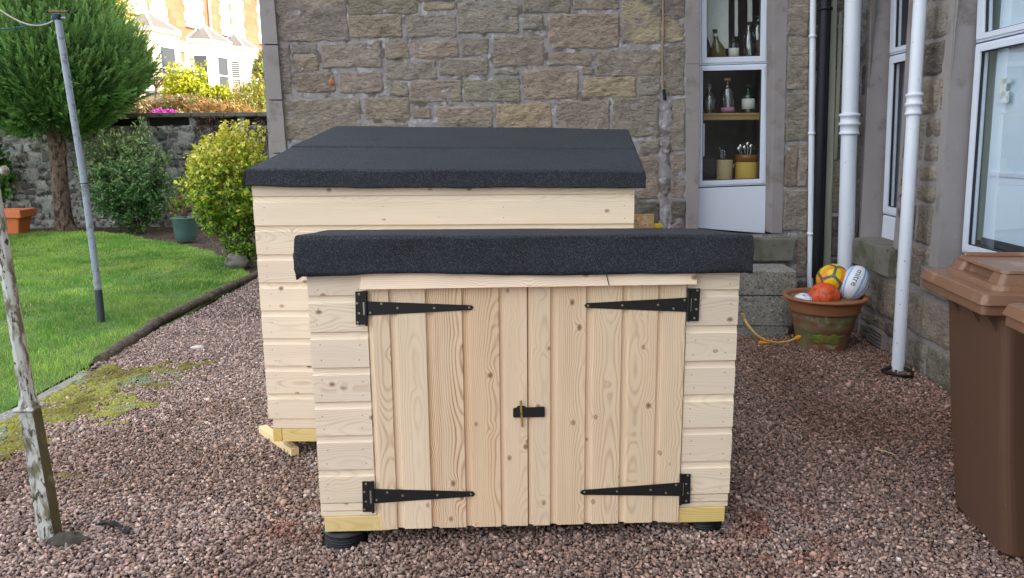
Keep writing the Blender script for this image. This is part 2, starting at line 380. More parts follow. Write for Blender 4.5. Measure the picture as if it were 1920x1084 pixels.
# side walls and back wall
SD = .66
L_ = Fr(FS.w(0, 0, 0), 2.05-90); L_.n = -FS.e; L_.e = -FS.n      # left side: s = depth
R2 = Fr(FS.w(FSW, 0, 0), 2.05-90); R2.n = FS.e; R2.e = -FS.n
full = hs[:1]+[hs[2]]+hl[1:]
boards(mb, L_.T, 0.001, SD, full, seed=5, d0=-.012); boards(mb, R2.T, .001, SD, full, seed=6, d0=-.012)
BK = Fr(FS.w(0, 0, -SD), 2.05); BK.n = -FS.n
boards(mb, BK.T, 0, FSW, full, seed=7, d0=-.012)
# boards above the doors and inner framing
htop = px(700, 541, .02)[1]
mb.box(Tsub, sL-.004, sR+.004, htop-.01, hl[-1]-.01, -.02, .004, 0, (1, .96, .92, .3), bid=31.2)
mb.build('cladding', MAT['clad'], root)
mb = MB()
mb.box(Tsub, sL-.05, sL+.0, .1, hl[-1]-.02, -.05, -.001, 0, (1, 1, 1, .4), bid=40.2); mb.build('door_post', MAT['clad'], root)
mb = MB(); mb.box(Tsub, sR, sR+.05, .1, hl[-1]-.02, -.05, -.001, 0, (1, 1, 1, .4), bid=41.2); mb.build('door_post', MAT['clad'], root)
yb0 = px(606, 995)[1]
mb = MB()
mb.box(Tsub, .012, sL+.05, yb0, hs[0]-.001, -.03, .012, 0, (1, 1, 1, .7), bid=42.2); mb.box(Tsub, sR-.05, FSW-.014, yb0, hs[0]-.001, -.03, .012, 0, (.98, .98, .8, .7), bid=43.2)
for s_ in (.02, .8, FSW-.07): mb.box(Tsub, s_, s_+.05, yb0, hs[0]-.002, -SD+.01, -.031, 0, (1, 1, 1, .6), bid=44.2+s_)
mb.box(Tsub, .012, FSW-.012, yb0+.004, hs[0]-.004, -SD+.0, -SD+.04, 0, (1, 1, 1, .6), bid=49.2)
mb.box(Tsub, .01, FSW-.01, hs[0]+.001, hs[0]+.012, -SD+.01, -.05, 0, (.8, .8, .8, .3), bid=50.2)
mb.build('base_frame', MAT['treated'], root, bevel=.002)
# doors
def door_boards(seams, u0, u1, cols, seed, d0):
    mb = MB(); boards(mb, Tsub, u0, u1, seams, vert=True, flip=True, d0=d0, th=.017, seed=seed, cols=cols); return mb
hb = px(703, 993, .02)[1]; ht = htop+.004
cpx = lambda x, y=620: px(x, y, .022)[0]
sm_l = [sL, cpx(731), cpx(799), cpx(867), cpx(936), cpx(989.2)-.0015]
sm_r = [cpx(989.2)+.0015, cpx(1032), cpx(1099), cpx(1166), cpx(1233), sR]
colsL = [(.98, .97, .95, .6), (1.02, 1.02, 1.01, .3), (.98, .94, .89, 1.15), (.98, .91, .83, .75), (1.0, .97, .94, .3)]
colsR = [(.99, .97, .94, .35), (.98, .94, .88, .75), (.99, .96, .92, .55), (.98, .96, .90, .5), (.99, .97, .93, .5)]
def strap_hinge(parent, plate, strap, barrel, screws):
    mb = MB(); P = lambda l, d: [px(x, y, d) for x, y in l]
    mb.prism(Tsub, P(plate, .024), .021, .0245); mb.prism(Tsub, P(strap, .024), .0212, .0248)
    b0 = FS.w(*px(barrel[0], barrel[1], .028), .026); b1 = FS.w(*px(barrel[2], barrel[3], .028), .026)
    mb.tube([b0, b1], .0055, 10)
    mx_ = (plate[0][0]+plate[1][0])/2; sgn = 1 if strap[2][0] > plate[0][0] else -1
    for x, y in screws:
        q = FS.w(*px(x, y, .026), .0245); mb.lathe(q, [(.0048, 0), (.0044, .0012), (.0015, .0014), (.0012, .0006)], 10, 1, axis=FS.n)
    xs = barrel[0]-sgn*4; ys = (barrel[1]+barrel[3])/2
    a = px(xs-1, ys+12, .026); b = px(xs+1, ys-12, .026); mb.box(Tsub, a[0], b[0], a[1], b[1], .0246, .0255, 2)
    mb.build('strap_hinge', [MAT['black'], MAT['screw'], MAT['slot']], parent, bevel=.0006)
for side in (0, 1):
    seams, cols = ((sm_l, colsL), (sm_r, colsR))[side]
    d = door_boards(seams, hb, ht, cols, 11+side, .004).build('door', MAT['door'], root)
    # inner ledges
    a, b = seams[0]+.05, seams[-1]-.03
    for z in (.2, .9): mb = MB(); mb.box(Tsub, a, b, z, z+.09, -.018, .0035, 0, (1, 1, 1, .5), bid=60+z); mb.build('ledge', MAT['clad'], d)
    if side == 0:
        strap_hinge(d, [(666, 547), (686, 546), (687, 609), (667, 609)], [(687, 565), (884, 572.5), (888, 576.5), (884, 581.5), (687, 592)], (686, 547, 686.5, 611),
                    [(673, 552), (669.5, 569), (673, 588), (670.5, 605), (715, 570), (694, 587), (745, 578), (814, 578), (880, 577)])
        strap_hinge(d, [(679, 903), (699, 903), (700, 960), (680, 960)], [(700, 917), (887, 922), (891, 927), (887, 931), (700, 944)], (699, 903, 699.5, 962),
                    [(686, 908), (683, 923), (686, 941), (683, 956), (726, 924), (706, 938), (755, 930), (820, 929), (883, 927)])
    else:
        strap_hinge(d, [(1292, 541), (1313, 541), (1310, 602), (1290, 602)], [(1290, 558), (1100, 568.5), (1095.5, 573), (1099, 577.5), (1289, 585)], (1292, 541, 1290, 603),
                    [(1308, 545), (1304.5, 562), (1306, 580), (1302, 597), (1284, 563), (1234, 572), (1263, 579), (1167, 573), (1103, 573.5)])
        strap_hinge(d, [(1277, 889), (1295, 889), (1294, 944), (1276, 946)], [(1276, 905), (1092, 919), (1087.5, 923.5), (1092, 928), (1276, 930)], (1277, 889, 1276, 947),
                    [(1290, 892), (1287, 908), (1290, 925), (1287, 940), (1268, 910), (1249, 925), (1220, 919), (1157, 922), (1096, 923)])
# hasp, staple and pin
mb = MB(); P = lambda l, d: [px(x, y, d) for x, y in l]
mb.prism(Tsub, P([(962, 767), (964, 765), (1020, 763), (1021.5, 764.5), (1021.5, 780), (1020, 782), (964, 783), (962, 781)], .027), .0245, .028)
mb.prism(Tsub, P([(1008, 763.5), (1020, 763), (1021.5, 764.5), (1021.5, 780), (1020, 782), (1008, 782)], .027), .0195, .0243)
mb.prism(Tsub, P([(967, 770), (969, 763), (972, 761.5), (984, 761.5), (987, 764), (988, 772)], .024), .0195, .0235)
a = px(973, 775, .03); b = px(982, 775, .03)
mb.tube([FS.w(a[0], a[1], .02), FS.w(a[0], a[1], .036), FS.w(b[0], a[1], .036), FS.w(b[0], a[1], .02)], .0018, 6)
mb.build('hasp', MAT['black'], root, bevel=.0007)
mb = MB(); t0 = px(976, 752, .034); t1 = px(981, 802, .034)
mb.tube([FS.w(*t0, .032), FS.w(t0[0]*.96+t1[0]*.04, t0[1]*.96+t1[1]*.04, .032)], .0052, 10)
mb.prism(Tsub, [(t0[0]-.004, t0[1]-.006), (t0[0]+.005, t0[1]-.006), (t1[0]+.001, t1[1]), (t1[0]-.002, t1[1]+.004), (t1[0]-.007, t1[1]+.002)], .029, .0325)
mb.build('pin', MAT['brass'], root, bevel=.0005)
# weather board above doors (bevelled drip strip)
mb = MB(); l0, l1 = px(674, 541, .05)[0], px(1307, 537, .05)[0]; k0, k1 = px(682, 515, .02)[0], px(1300, 512, .02)[0]
hbt = px(800, 540.5, .05)[1]; htp = hl[-1]
Pt = [[l0, hbt, .020], [l1, hbt, .020], [k0, htp, .008], [k1, htp, .008], [l0, hbt-.001, .052], [l1, hbt-.001, .052], [k0, htp, .017], [k1, htp, .017]]
B = [[p[0], (p[1]-hbt), 71.2] for p in Pt]
mb.hexa(FS.T(Pt), 0, (1.03, .97, .93, .55), B); mb.build('weather_board', MAT['clad'], root, bevel=.0008)
mb = MB(); mb.tube([FS.w(*px(1137, 509, .045), .045), FS.w(*px(1138.5, 520, .05), .047), FS.w(*px(1142, 535, .055), .056)], .0016, 6); mb.build('felt_sliver', MAT['felt'], root)

def drape(name, C4, sk, r, parent, nu=120, nv=40, wob=.006, seed=0, lapv=None):
    """felt laid over a lid: C4 = top corners front-left, front-right, back-right, back-left; sk = skirts (front,right,back,left)"""
    C4 = [np.array(c) for c in C4]; Wd = np.linalg.norm(C4[1]-C4[0]); Dp = np.linalg.norm(C4[3]-C4[0])
    def fold(t, Lm, s0, s1):     # returns (coord, drop, outward bulge side)
        lo = t < r; hi = t > Lm-r; x = t.copy(); dr = np.zeros_like(t); q = r*math.pi/2
        a = (r-t)/r; m1 = lo & (r-t < q); x[m1] = r-r*np.sin((r-t[m1])/r); dr[m1] = r-r*np.cos((r-t[m1])/r)
        m2 = lo & (r-t >= q); x[m2] = 0; dr[m2] = r+(r-t[m2]-q)
        b = t-(Lm-r); m3 = hi & (b < q); x[m3] = Lm-r+r*np.sin(b[m3]/r); dr[m3] = r-r*np.cos(b[m3]/r)
        m4 = hi & (b >= q); x[m4] = Lm; dr[m4] = r+(b[m4]-q)
        return x, dr
    e = r*(math.pi/2-1)
    def knots(Lm, s0, s1, n):
        return np.unique(np.concatenate([np.linspace(-s0-e, 0, 10), np.linspace(-.012, r+.004, 8), np.linspace(r+.006, Lm-r-.006, n), np.linspace(Lm-r-.004, Lm+.012, 8), np.linspace(Lm, Lm+s1+e, 10)]))
    tu = knots(Wd, sk[3], sk[1], nu); tv = knots(Dp, sk[0], sk[2], nv)
    if lapv is not None: tv = np.unique(np.concatenate([tv[np.abs(tv-lapv) > .012], [lapv-.011, lapv-.001, lapv+.001, lapv+.012]]))
    xu, du = fold(tu, Wd, 0, 0); xv, dv = fold(tv, Dp, 0, 0)
    X = np.zeros((len(tu), len(tv), 3)); U, V = np.meshgrid(xu/Wd, xv/Dp, indexing='ij'); DU, DV = np.meshgrid(du, dv, indexing='ij'); TU, TV = np.meshgrid(tu, tv, indexing='ij')
    X = C4[0]*((1-U)*(1-V))[..., None]+C4[1]*(U*(1-V))[..., None]+C4[2]*(U*V)[..., None]+C4[3]*((1-U)*V)[..., None]
    drop = np.maximum(DU, DV); edge = (drop > r*1.2)
    scale = np.clip(drop/.15, 0, 1)
    wv = fbm(TU*3.1+seed, TV*3.1, 0, seed, 3)*.007*scale       # wavy lower edge
    X[..., 2] -= drop + wv
    ex = (C4[1]-C4[0])/Wd; ey = (C4[3]-C4[0])/Dp
    bul = (fbm(TU*4.5, drop*9+seed, 1, seed+3, 3)*wob + .004*scale)
    sx = np.where(U < .5, -1, 1)*(DU > DV)*(drop > r*.8); sy = np.where(V < .5, -1, 1)*(DV >= DU)*(drop > r*.8)
    X += (bul*sx)[..., None]*ex + (bul*sy)[..., None]*ey
    X[..., 2] += np.where(drop < r*.5, fbm(TU*3, TV*3, 2, seed+9, 3)*.0025, 0)
    if lapv is not None: X[..., 2] += np.where((drop < r*.5) & (TV > lapv), .006, 0)
    mb = MB(); mb.grid(X, 0); return mb.build(name, MAT['felt'], parent, solid=.004)
dF = .048
fl = FS.w(*px(552, 441.5, dF), dF); fr = FS.w(*px(1413, 439.5, dF), dF); zz = (fl-EYE)@f_
Z2 = zz*861/694.0
drape('felt_roof', [fl, fr, rz(1306, 428.5, Z2), rz(612, 430.5, Z2)], (.139, .14, .12, .15), .012, root, 160, 26, .006, 3)
mb = MB(); mb.box(Tsub, -.03, FSW+.03, hl[-1]-.02, hl[-1]+.012, -SD-.02, .03, 0, (1, 1, 1, .4), bid=81.2); mb.build('roof_board', MAT['clad'], root)

# ---- back shed
BS = Fr((-1.259, 3.7684, 0), -1.5); bx = BS.px
root = thing('storage_shed', (-.35, 4.4, 0), 'larger new timber shed standing behind the small one, with sloping black felt roof', 'shed', 'new timber sheds on the gravel')
x0 = bx(477, 368)[0]-.005; x1 = bx(1189, 368)[0]
hl2 = [bx(490, y)[1] for y in (784, 737, 685, 634, 582, 529.5, 477, 423, 368)]; hl2.append(hl2[-1]+.085)
mb = MB(); boards(mb, BS.T, x0, x1, hl2, seed=21); D2 = 1.30
hb2 = [bx(508, 802)[1], hl2[0]]
boards(mb, BS.T, x0+.02, x1-.02, hb2, seed=22, th=.008)
La = Fr(BS.w(x0, 0), 0); La.n = -BS.e; La.e = -BS.n; Ra = Fr(BS.w(x1, 0), 0); Ra.n = BS.e; Ra.e = -BS.n; Ba = Fr(BS.w(0, 0, -D2), 0); Ba.n = -BS.n; Ba.e = BS.e
boards(mb, La.T, .001, D2, hl2, seed=23, d0=-.012); boards(mb, Ra.T, .001, D2, hl2, seed=24, d0=-.012); boards(mb, Ba.T, x0, x1, hl2, seed=25, d0=-.012)
mb.build('cladding', MAT['clad'], root)
mb = MB(); yb = bx(508, 827)[1]; yt = bx(508, 802)[1]-.002
mb.box(BS.T, x0+.062, x1-.05, yb, yt, -.03, .006, 0, (1, 1, .95, .7), bid=90.2)
mb.box(BS.T, x0+.016, x0+.061, yb, yt, -D2, .008, 0, (.92, .86, .6, 1.0), bid=91.2); mb.box(BS.T, x1-.049, x1-.02, yb, yt, -D2, .008, 0, (1, .95, .8, .8), bid=92.2)
mb.box(BS.T, x0+.05, x1-.05, yb+.02, yt-.002, -D2+.01, -.04, 0, (.8, .8, .8, .5), bid=93.2)
mb.build('base_frame', MAT['treated'], root, bevel=.002)
d2 = .045
c0 = BS.w(*bx(457, 316, d2), d2); c1 = BS.w(*bx(1210, 319, d2), d2); z2 = ((c0-EYE)@f_)*753/550.
drape('felt_roof', [c0, c1, rz(1178, 243, z2), rz(628, 237.5, z2)], (.072, .07, .07, .07), .014, root, 160, 50, .002, 8, lapv=.62)
mb = MB(); hh = hl2[-1]
Pt = [BS.w(x0-.02, hh-.03, d2-.04), BS.w(x1+.02, hh-.03, d2-.04), BS.w(x0-.02, hh-.002, d2-.04), BS.w(x1+.02, hh-.002, d2-.04)]
b_ = rz(628, 237.5, z2)-[0, 0, .03]; c_ = rz(1178, 243, z2)-[0, 0, .03]
P8 = [c0+[.03, .03, -.065], c1+[-.03, .03, -.065], c0+[.03, .03, -.035], c1+[-.03, .03, -.035], b_+[.03, -.03, -.035], c_+[-.03, -.03, -.035], b_+[.03, -.03, -.005], c_+[-.03, -.03, -.005]]
mb.hexa(P8, 0, (.9, .7, .5, .4)); mb.build('roof_board', MAT['clad'], root)
# wedge wall closing the gap under the sloping roof
mb = MB(); mb.box(BS.T, x0+.02, x1-.02, hl2[-1]-.05, hl2[-1]+.06, -D2+.0, -D2+.03, 0, (1, 1, 1, .3), bid=95)
for s_ in (x0+.004, x1-.022): mb.add(BS.T([[s_, hh-.04, -.01], [s_, hh-.04, -D2], [s_, hh+.07, -D2], [s_, hh-.035, -.01], [s_+.018, hh-.04, -.01], [s_+.018, hh-.04, -D2], [s_+.018, hh+.07, -D2], [s_+.018, hh-.035, -.01]]),
    [(0, 1, 2, 3), (7, 6, 5, 4), (0, 4, 5, 1), (1, 5, 6, 2), (2, 6, 7, 3), (3, 7, 4, 0)], 0, (1, 1, 1, .3))
mb.build('gable_boards', MAT['clad'], root)

# ---- timber offcuts under / beside the sheds
def offcut(p0, p1, w, h, z, label, name='timber_offcut', grp='timber offcuts lying about the sheds', mt='treated', tn=(1.03, 1.03, 1.0, .6)):
    p0 = np.array(p0); p1 = np.array(p1); d = p1-p0; L = np.linalg.norm(d); e = d/L; sd_ = np.array([-e[1], e[0], 0])
    T = lambda A: np.array([0, 0, z]) + p0 + np.asarray(A)[:, :1]*e + np.asarray(A)[:, 1:2]*sd_ + np.asarray(A)[:, 2:]*np.array([0, 0, 1.])
    mb = MB(); mb.box(T, 0, L, -w/2, w/2, 0, h, 0, tn, bid=random.random()*9+100); o = mb.build(name, MAT[mt], None, bevel=.002); return setp(o, label, 'timber', grp)
a = gp(554, 856, .0); b = gp(493, 812, .0)
offcut(a, b, .045, .042, .004, 'pale square timber offcut lying diagonally under the rear shed corner, both ends showing', tn=(1.06, 1.08, 1.30, .3))
# black adjustable pedestals
def pedestal(c, label, s=1.0):
    mb = MB(); pr = [(.105*s, 0), (.105*s, .004), (.088*s, .006), (.088*s, .012)]; z = .012
    for i in range(4): pr += [(.080*s, z), (.086*s, z+.003), (.086*s, z+.007), (.078*s, z+.010)]; z += .011
    pr += [(.07*s, z), (.092*s, z+.002), (.092*s, z+.008), (0.02, z+.009)]
    mb.lathe(c, pr, 40, 0); o = mb.build('pedestal_foot', MAT['pedestal'], None); return setp(o, label, 'support foot', 'black adjustable feet under the front shed')
MAT['pedestal'] = mat('black_plastic', (.004, .0045, .006), .5, bump=.1, bs=60)
pc = FS.w(.085, .0, -.045); PED = [pc]; pc = pc-np.array([0, 0, .012]); pedestal(pc, 'round ribbed black plastic foot half sunk in gravel under front shed, left end')
pc = FS.w(FSW-.075, -.008, -.07); PED.append(pc); pedestal(pc, 'round ribbed black plastic foot under the right end of the front shed', .85)

# boards and yellow tool seen past the rear shed's right side
mb = MB(); c = rz(1206, 402, 5.0)
Q = Fr((0, 5.0, 0), -2); a = Q.px(1190, 402); b = Q.px(1225, 460)
mb.box(Q.T, a[0], b[0], b[1]-.9, a[1], -.02, .0, 0, (1, .92, .8, .7), bid=130)
o = mb.build('particle_board', MAT['osb'] if 'osb' in MAT else mat('osb', lin(216, 178, 128), .8, var=.4, vs=28, bump=.3, bs=50, spots=(lin(236, 208, 160), 26, .5, .56), spots2=(lin(170, 122, 74), 34, .6, .66)), None, bevel=.001)
setp(o, 'strand board offcut standing upright beside the right wall of the rear shed', 'board')
mb = MB(); a = Q.px(1227, 420); b = Q.px(1240, 427); mb.box(Q.T, a[0], b[0], b[1], a[1], -.03, .01); mb.box(Q.T, a[0]+.01, a[0]+.035, b[1]-.6, b[1]-.0005, -.025, .0); mb.box(Q.T, a[0]+.002, b[0]+.012, b[1]+.004, a[1]-.008, -.02, .004)
o = mb.build('folding_trestle', mat('yellow_plastic', lin(240, 205, 20), .4), None, bevel=.003); setp(o, 'bright yellow tool top just showing over the front shed roof beside the strand board', 'tool')
# ------------------------------------------------------------------ stone house
CX, CY = 2.91, 6.55
WB = Fr((CX, CY, 0), -3.5); WR = Fr((CX, CY, 0), -93.5)
house = thing('stone_house', (CX, CY, 0), 'old rubble sandstone house with white framed windows, its walls meeting at the gravel yard corner', 'house')
SC0 = {'g': lin(156, 146, 132), 't': lin(174, 154, 130), 'y': lin(196, 174, 134), 'o': lin(152, 145, 126), 'p': lin(168, 152, 138), 'b': lin(140, 120, 104), 'u': lin(136, 122, 118), 'd': lin(112, 106, 98), 'c': lin(160, 152, 128)}
_g = np.array(lin(150, 142, 132))
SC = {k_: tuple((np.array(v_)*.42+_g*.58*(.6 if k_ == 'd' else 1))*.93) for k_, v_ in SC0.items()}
def vary(c, a=.08, sat=.04):
    q = random.uniform(1-a, 1+a); return (c[0]*q*random.uniform(1-sat, 1+sat), c[1]*q, c[2]*q*random.uniform(1-sat, 1+sat))
def add_stone(mb, fr, s0, h0, s1, h1, col, step=.012, rough=1.0, proud=.010, d=0, patch=False, pit=0):
    s0 -= .010; s1 += .010; h0 -= .010; h1 += .010
    w, h = s1-s0, h1-h0; seed = random.randint(0, 9999)
    nx, ny = max(4, int(w/step)), max(4, int(h/step))
    a = np.linspace(0, 1, nx+1); b = np.linspace(0, 1, ny+1); A, B = np.meshgrid(a, b, indexing='ij')
    s = s0+A*w; hh = h0+B*h
    # edge wobble
    ew = .006*min(1, rough+.3) if rough < 1.5 else .022
    s = s + fbm(hh*14+seed, A*2, 0, seed, 3)*ew; hh = hh + fbm(s*14+seed, B*2, 3, seed, 3)*ew
    # rounded corners
    ed = np.minimum(np.minimum(A, 1-A)*w, np.minimum(B, 1-B)*h)
    cx = np.maximum(0, .02-np.minimum(A, 1-A)*w)/.02; cy = np.maximum(0, .02-np.minimum(B, 1-B)*h)/.02; k = cx*cy*.006
    s = s + np.where(A < .5, 1, -1)*k; hh = hh + np.where(B < .5, 1, -1)*k
    prof = np.clip(ed/.012, 0, 1)**.6
    z = fbm(s*9+seed, hh*13, 0, seed, 4)*.0075*rough + fbm(s*30, hh*55+seed, 0, seed+5, 2)*.003*rough
    if pit: 
        q = fbm(s*26, hh*60+seed, 0, seed+8, 2); z = z + np.where(q < -.05, q*.007*pit, q*.004*pit)
    z = d-.008 + prof*(proud+.008+z)
    X = fr.T(np.stack([s, hh, z], -1).reshape(-1, 3)).reshape(nx+1, ny+1, 3)
    n1 = fbm(s*5, hh*9+seed, 0, seed+1, 3); c = np.array(col)[None, None]*(1+.10*n1[..., None]) 
    if patch:
        q = np.clip(fbm(s*2.4+seed, hh*4.2+s*1.6, 0, 77, 3)*2.2+.1, 0, 1)[..., None]; c = c*(1-q)+np.array(lin(172, 160, 134))*q
    mb.grid(X, 0, np.clip(c, 0, 1), None, True)
wall = MB()
LST = [(517,-70,650,78,'u2'),(653,-40,782,27,'o'),(794,7,851,19,'y'),(656,29,753,70,'t'),(762,28,855,69,'g'),(859,3,972,62,'g'),(549,84,595,100,'u'),(554,104,597,132,'t'),(603,82,714,127,'g'),
(723,79,767,110,'t'),(776,78,859,108,'t'),(523,85,545,175,'u'),(555,137,627,173,'b'),(637,137,717,174,'p'),(724,115,817,149,'g'),(824,112,916,142,'g'),(866,72,916,105,'g'),(730,156,765,180,'c'),
(770,152,866,191,'p'),(530,186,677,262,'o'),(685,183,766,224,'t'),(775,203,807,222,'b'),(820,200,923,240,'t1'),(684,233,765,262,'t'),(981,-50,1069,24,'g'),(981,29,1018,56,'g'),(1075,-40,1161,18,'c'),
(1029,27,1160,90,'t1'),(925,68,1019,124,'g'),(926,131,973,140,'g'),(872,148,974,190,'c'),(983,131,1084,186,'t'),(1029,99,1110,122,'t'),(1092,127,1112,140,'p'),(1120,94,1240,143,'g'),(1094,146,1191,182,'y2'),
(1197,143,1237,178,'g'),(1168,-70,1240,82,'u2'),(1244,-70,1284,78,'u2'),(1246,86,1283,178,'g'),(932,195,1034,240,'y1'),(1042,190,1142,262,'p'),(1150,183,1234,256,'g'),(1254,186,1284,282,'g'),
(1200,262,1234,288,'g'),(1196,295,1235,372,'p'),(1258,288,1284,370,'p'),(1190,379,1235,450,'d'),(1258,377,1284,450,'d'),(794,-30,851,2,'o'),(858,-60,975,-3,'g'),(820,246,940,262,'g'),(945,246,1036,262,'t'),
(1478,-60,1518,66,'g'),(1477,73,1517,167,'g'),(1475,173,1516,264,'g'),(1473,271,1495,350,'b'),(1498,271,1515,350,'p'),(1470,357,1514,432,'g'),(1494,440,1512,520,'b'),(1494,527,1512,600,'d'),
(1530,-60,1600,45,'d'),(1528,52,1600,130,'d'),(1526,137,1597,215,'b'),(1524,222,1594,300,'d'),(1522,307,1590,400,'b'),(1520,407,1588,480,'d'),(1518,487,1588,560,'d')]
used = []
def in_used(r, pad=.004):
    return any(r[0] < u[2]-pad and r[2] > u[0]+pad and r[1] < u[3]-pad and r[3] > u[1]+pad for u in used)
for x0_, y0_, x1_, y1_, k in LST:
    a0, b1 = WB.px(x0_, (y0_+y1_)/2)[0], WB.px((x0_+x1_)/2, y0_)[1]; a1, b0 = WB.px(x1_, (y0_+y1_)/2)[0], WB.px((x0_+x1_)/2, y1_)[1]
    used.append((a0, b0, a1, b1)); kk = k[0]
    add_stone(wall, WB, a0, b0, a1, b1, vary(SC[kk], .07), .0125, 1.0, .008, 0, patch=(k == 'u2'), pit={'t1': .6, 'y1': .7, 'y2': 1.0}.get(k, 0))
def courses(mb, fr, s0, s1, h0, h1, step=.03, hh=(.14, .26), ww=(.22, .55), gap=.022, rough=1.0, cols='gtpobgdtg', mul=1.0, zones=()):
    h = h0
    while h < h1-.05:
        ch = min(random.uniform(*hh), h1-h); s = s0+random.uniform(-.2, 0)
        while s < s1:
            w = random.uniform(*ww); a, b = max(s, s0), min(s+w, s1); s += w+gap
            if b-a < .05: continue
            segs = [(h, h+ch)] if random.random() < .75 or ch < .16 else [(h, h+ch*.45), (h+ch*.45+gap, h+ch)]
            for q0, q1 in segs:
                r = (a, q0, b, q1)
                if in_used(r) or any(r[0] < z[2] and r[2] > z[0] and r[1] < z[3] and r[3] > z[1] for z in zones): continue
                c = vary(SC[random.choice(cols)], .1); add_stone(mb, fr, a, q0, b, q1, tuple(np.array(c)*mul), step, rough)
        h += ch+gap
bw_l, bw_r = WB.px(1311, 200)[0], WB.px(1452, 200)[0]; ml, mr = WB.px(1285.5, 200)[0], WB.px(1478, 100)[0]
sL0 = WB.px(487, 60)[0]; sL1 = WB.px(521, 200)[0]
hv0 = WB.px(900, 262)[1]; hv1 = WB.px(900, -35)[1]
courses(wall, WB, sL1+.02, ml-.01, .02, hv0+.05, .03)
courses(wall, WB, sL1+.02, ml-.01, hv1+.02, 4.4, .03); courses(wall, WB, mr+.01, -.02, 2.6, 4.4, .03); courses(wall, WB, mr+.02, -.02, .02, .8, .03)
# mortar backing of the rear wall (leaves the window opening free)
def sheet(mb, fr, s0, s1, h0, h1, d=0, m=1, step=.04, amp=.003):
    nx, ny = max(2, int((s1-s0)/step)), max(2, int((h1-h0)/step)); A, B = np.meshgrid(np.linspace(s0, s1, nx), np.linspace(h0, h1, ny), indexing='ij')
    z = d+fbm(A*6, B*6, 0, 5, 3)*amp; mb.grid(fr.T(np.stack([A, B, z], -1).reshape(-1, 3)).reshape(nx, ny, 3), m)
hw0 = .80
sheet(wall, WB, sL0+.01, bw_l-.03, 0, 4.5); sheet(wall, WB, bw_r+.03, .02, 0, 4.5); sheet(wall, WB, bw_l-.03, bw_r+.03, 0, hw0); sheet(wall, WB, bw_l-.03, bw_r+.03, 3.3, 4.5)
# rough vertical mortar scar
a0 = WB.px(1237, 320)[0]; a1 = WB.px(1257, 320)[0]; hb_ = WB.px(1245, 445)[1]; hT_ = WB.px(1245, 188)[1]
B_, A_ = np.meshgrid(np.linspace(hb_, hT_, 110), np.linspace(0, 1, 9)); nw = fbm(B_*9, A_*0, 0, 31, 3)*.018
ss = a0+A_*(a1-a0)+nw; zz_ = np.sin(A_*math.pi)*.012+.006+fbm(ss*40, B_*40, 0, 4, 3)*.004
zz_[0] = zz_[-1] = 0
wall.grid(WB.T(np.stack([ss, B_, zz_], -1).reshape(-1, 3)).reshape(ss.shape+(3,)), 1)
# upper storeys, plain shell (out of frame, casts the shade)
HT = 9.5
wall.box(WB.T, sL0, .3, 4.5, HT, -.3, 0, 1); wall.box(WB.T, sL0, sL0+.3, 0, HT, -6.5, -.31, 1)
wall.box(WR.T, -.31, 14.5, 4.5, HT+1.6, -.3, 0, 1)
# --- right wall
nfar0, nfar1 = WR.px(1636, 0), WR.px(1617, 445); nnear0, nnear1 = WR.px(1707, 0), WR.px(1683, 405)
bfar0, bfar1 = WR.px(1793, 0), WR.px(1762, 470)
s_nf, s_nn, s_bf = (nfar0[0]+nfar1[0])/2, (nnear0[0]+nnear1[0])/2, (bfar0[0]+bfar1[0])/2; s_bn = s_bf+1.25
print('WR', nfar0, nfar1, nnear0, nnear1, bfar0, bfar1)
hs_n = WR.px(1604, 446, .05)[1]; hs_b = WR.px(1727, 499, .05)[1]
for a, b, c, d_ in ((-.02, s_nf-.02, 0, 4.5), (s_nn+.02, s_bf-.02, 0, 4.5), (s_nf-.02, s_nn+.02, 0, hs_n-.02), (s_bf-.02, s_bn+.02, 0, hs_b-.02), (s_bn+.02, 14.5, 0, 4.5), (s_nf-.02, s_nn+.02, 3.3, 4.5), (s_bf-.02, s_bn+.02, 3.3, 4.5)):
    sheet(wall, WR, a, b, c, d_, 0, 2, .05)
used = []
zn = [(s_nf-.08, hs_n-.23, s_nn+.1, 4.4), (s_bf-.09, hs_b-.2, s_bn+.1, 4.4)]
for a_, b_, c_, d_ in ((.0, s_nf-.06, hs_n+.02, 4.3), (s_nn+.07, s_bf-.085, hs_n-.2, 4.3), (s_nn+.10, s_bf-.085, hs_b-.17, hs_n-.21), (.0, s_bn+.1, .0, min(hs_n, hs_b)-.22), (s_bn+.1, 4.0, .0, 4.3)):
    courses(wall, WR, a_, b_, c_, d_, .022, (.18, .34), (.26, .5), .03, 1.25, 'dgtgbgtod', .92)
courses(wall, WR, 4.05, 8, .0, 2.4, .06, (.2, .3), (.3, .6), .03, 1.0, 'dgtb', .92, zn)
MAT['mortar2'] = mat('ribbon_mortar', lin(146, 140, 137), .95, var=.3, vs=12, bump=.8, bs=50, bd=.006, spots=(lin(150, 145, 140), 5, .52, .66))
wall.build('wall', [MAT['stone'], MAT['mortar'], MAT['mortar2']], house)
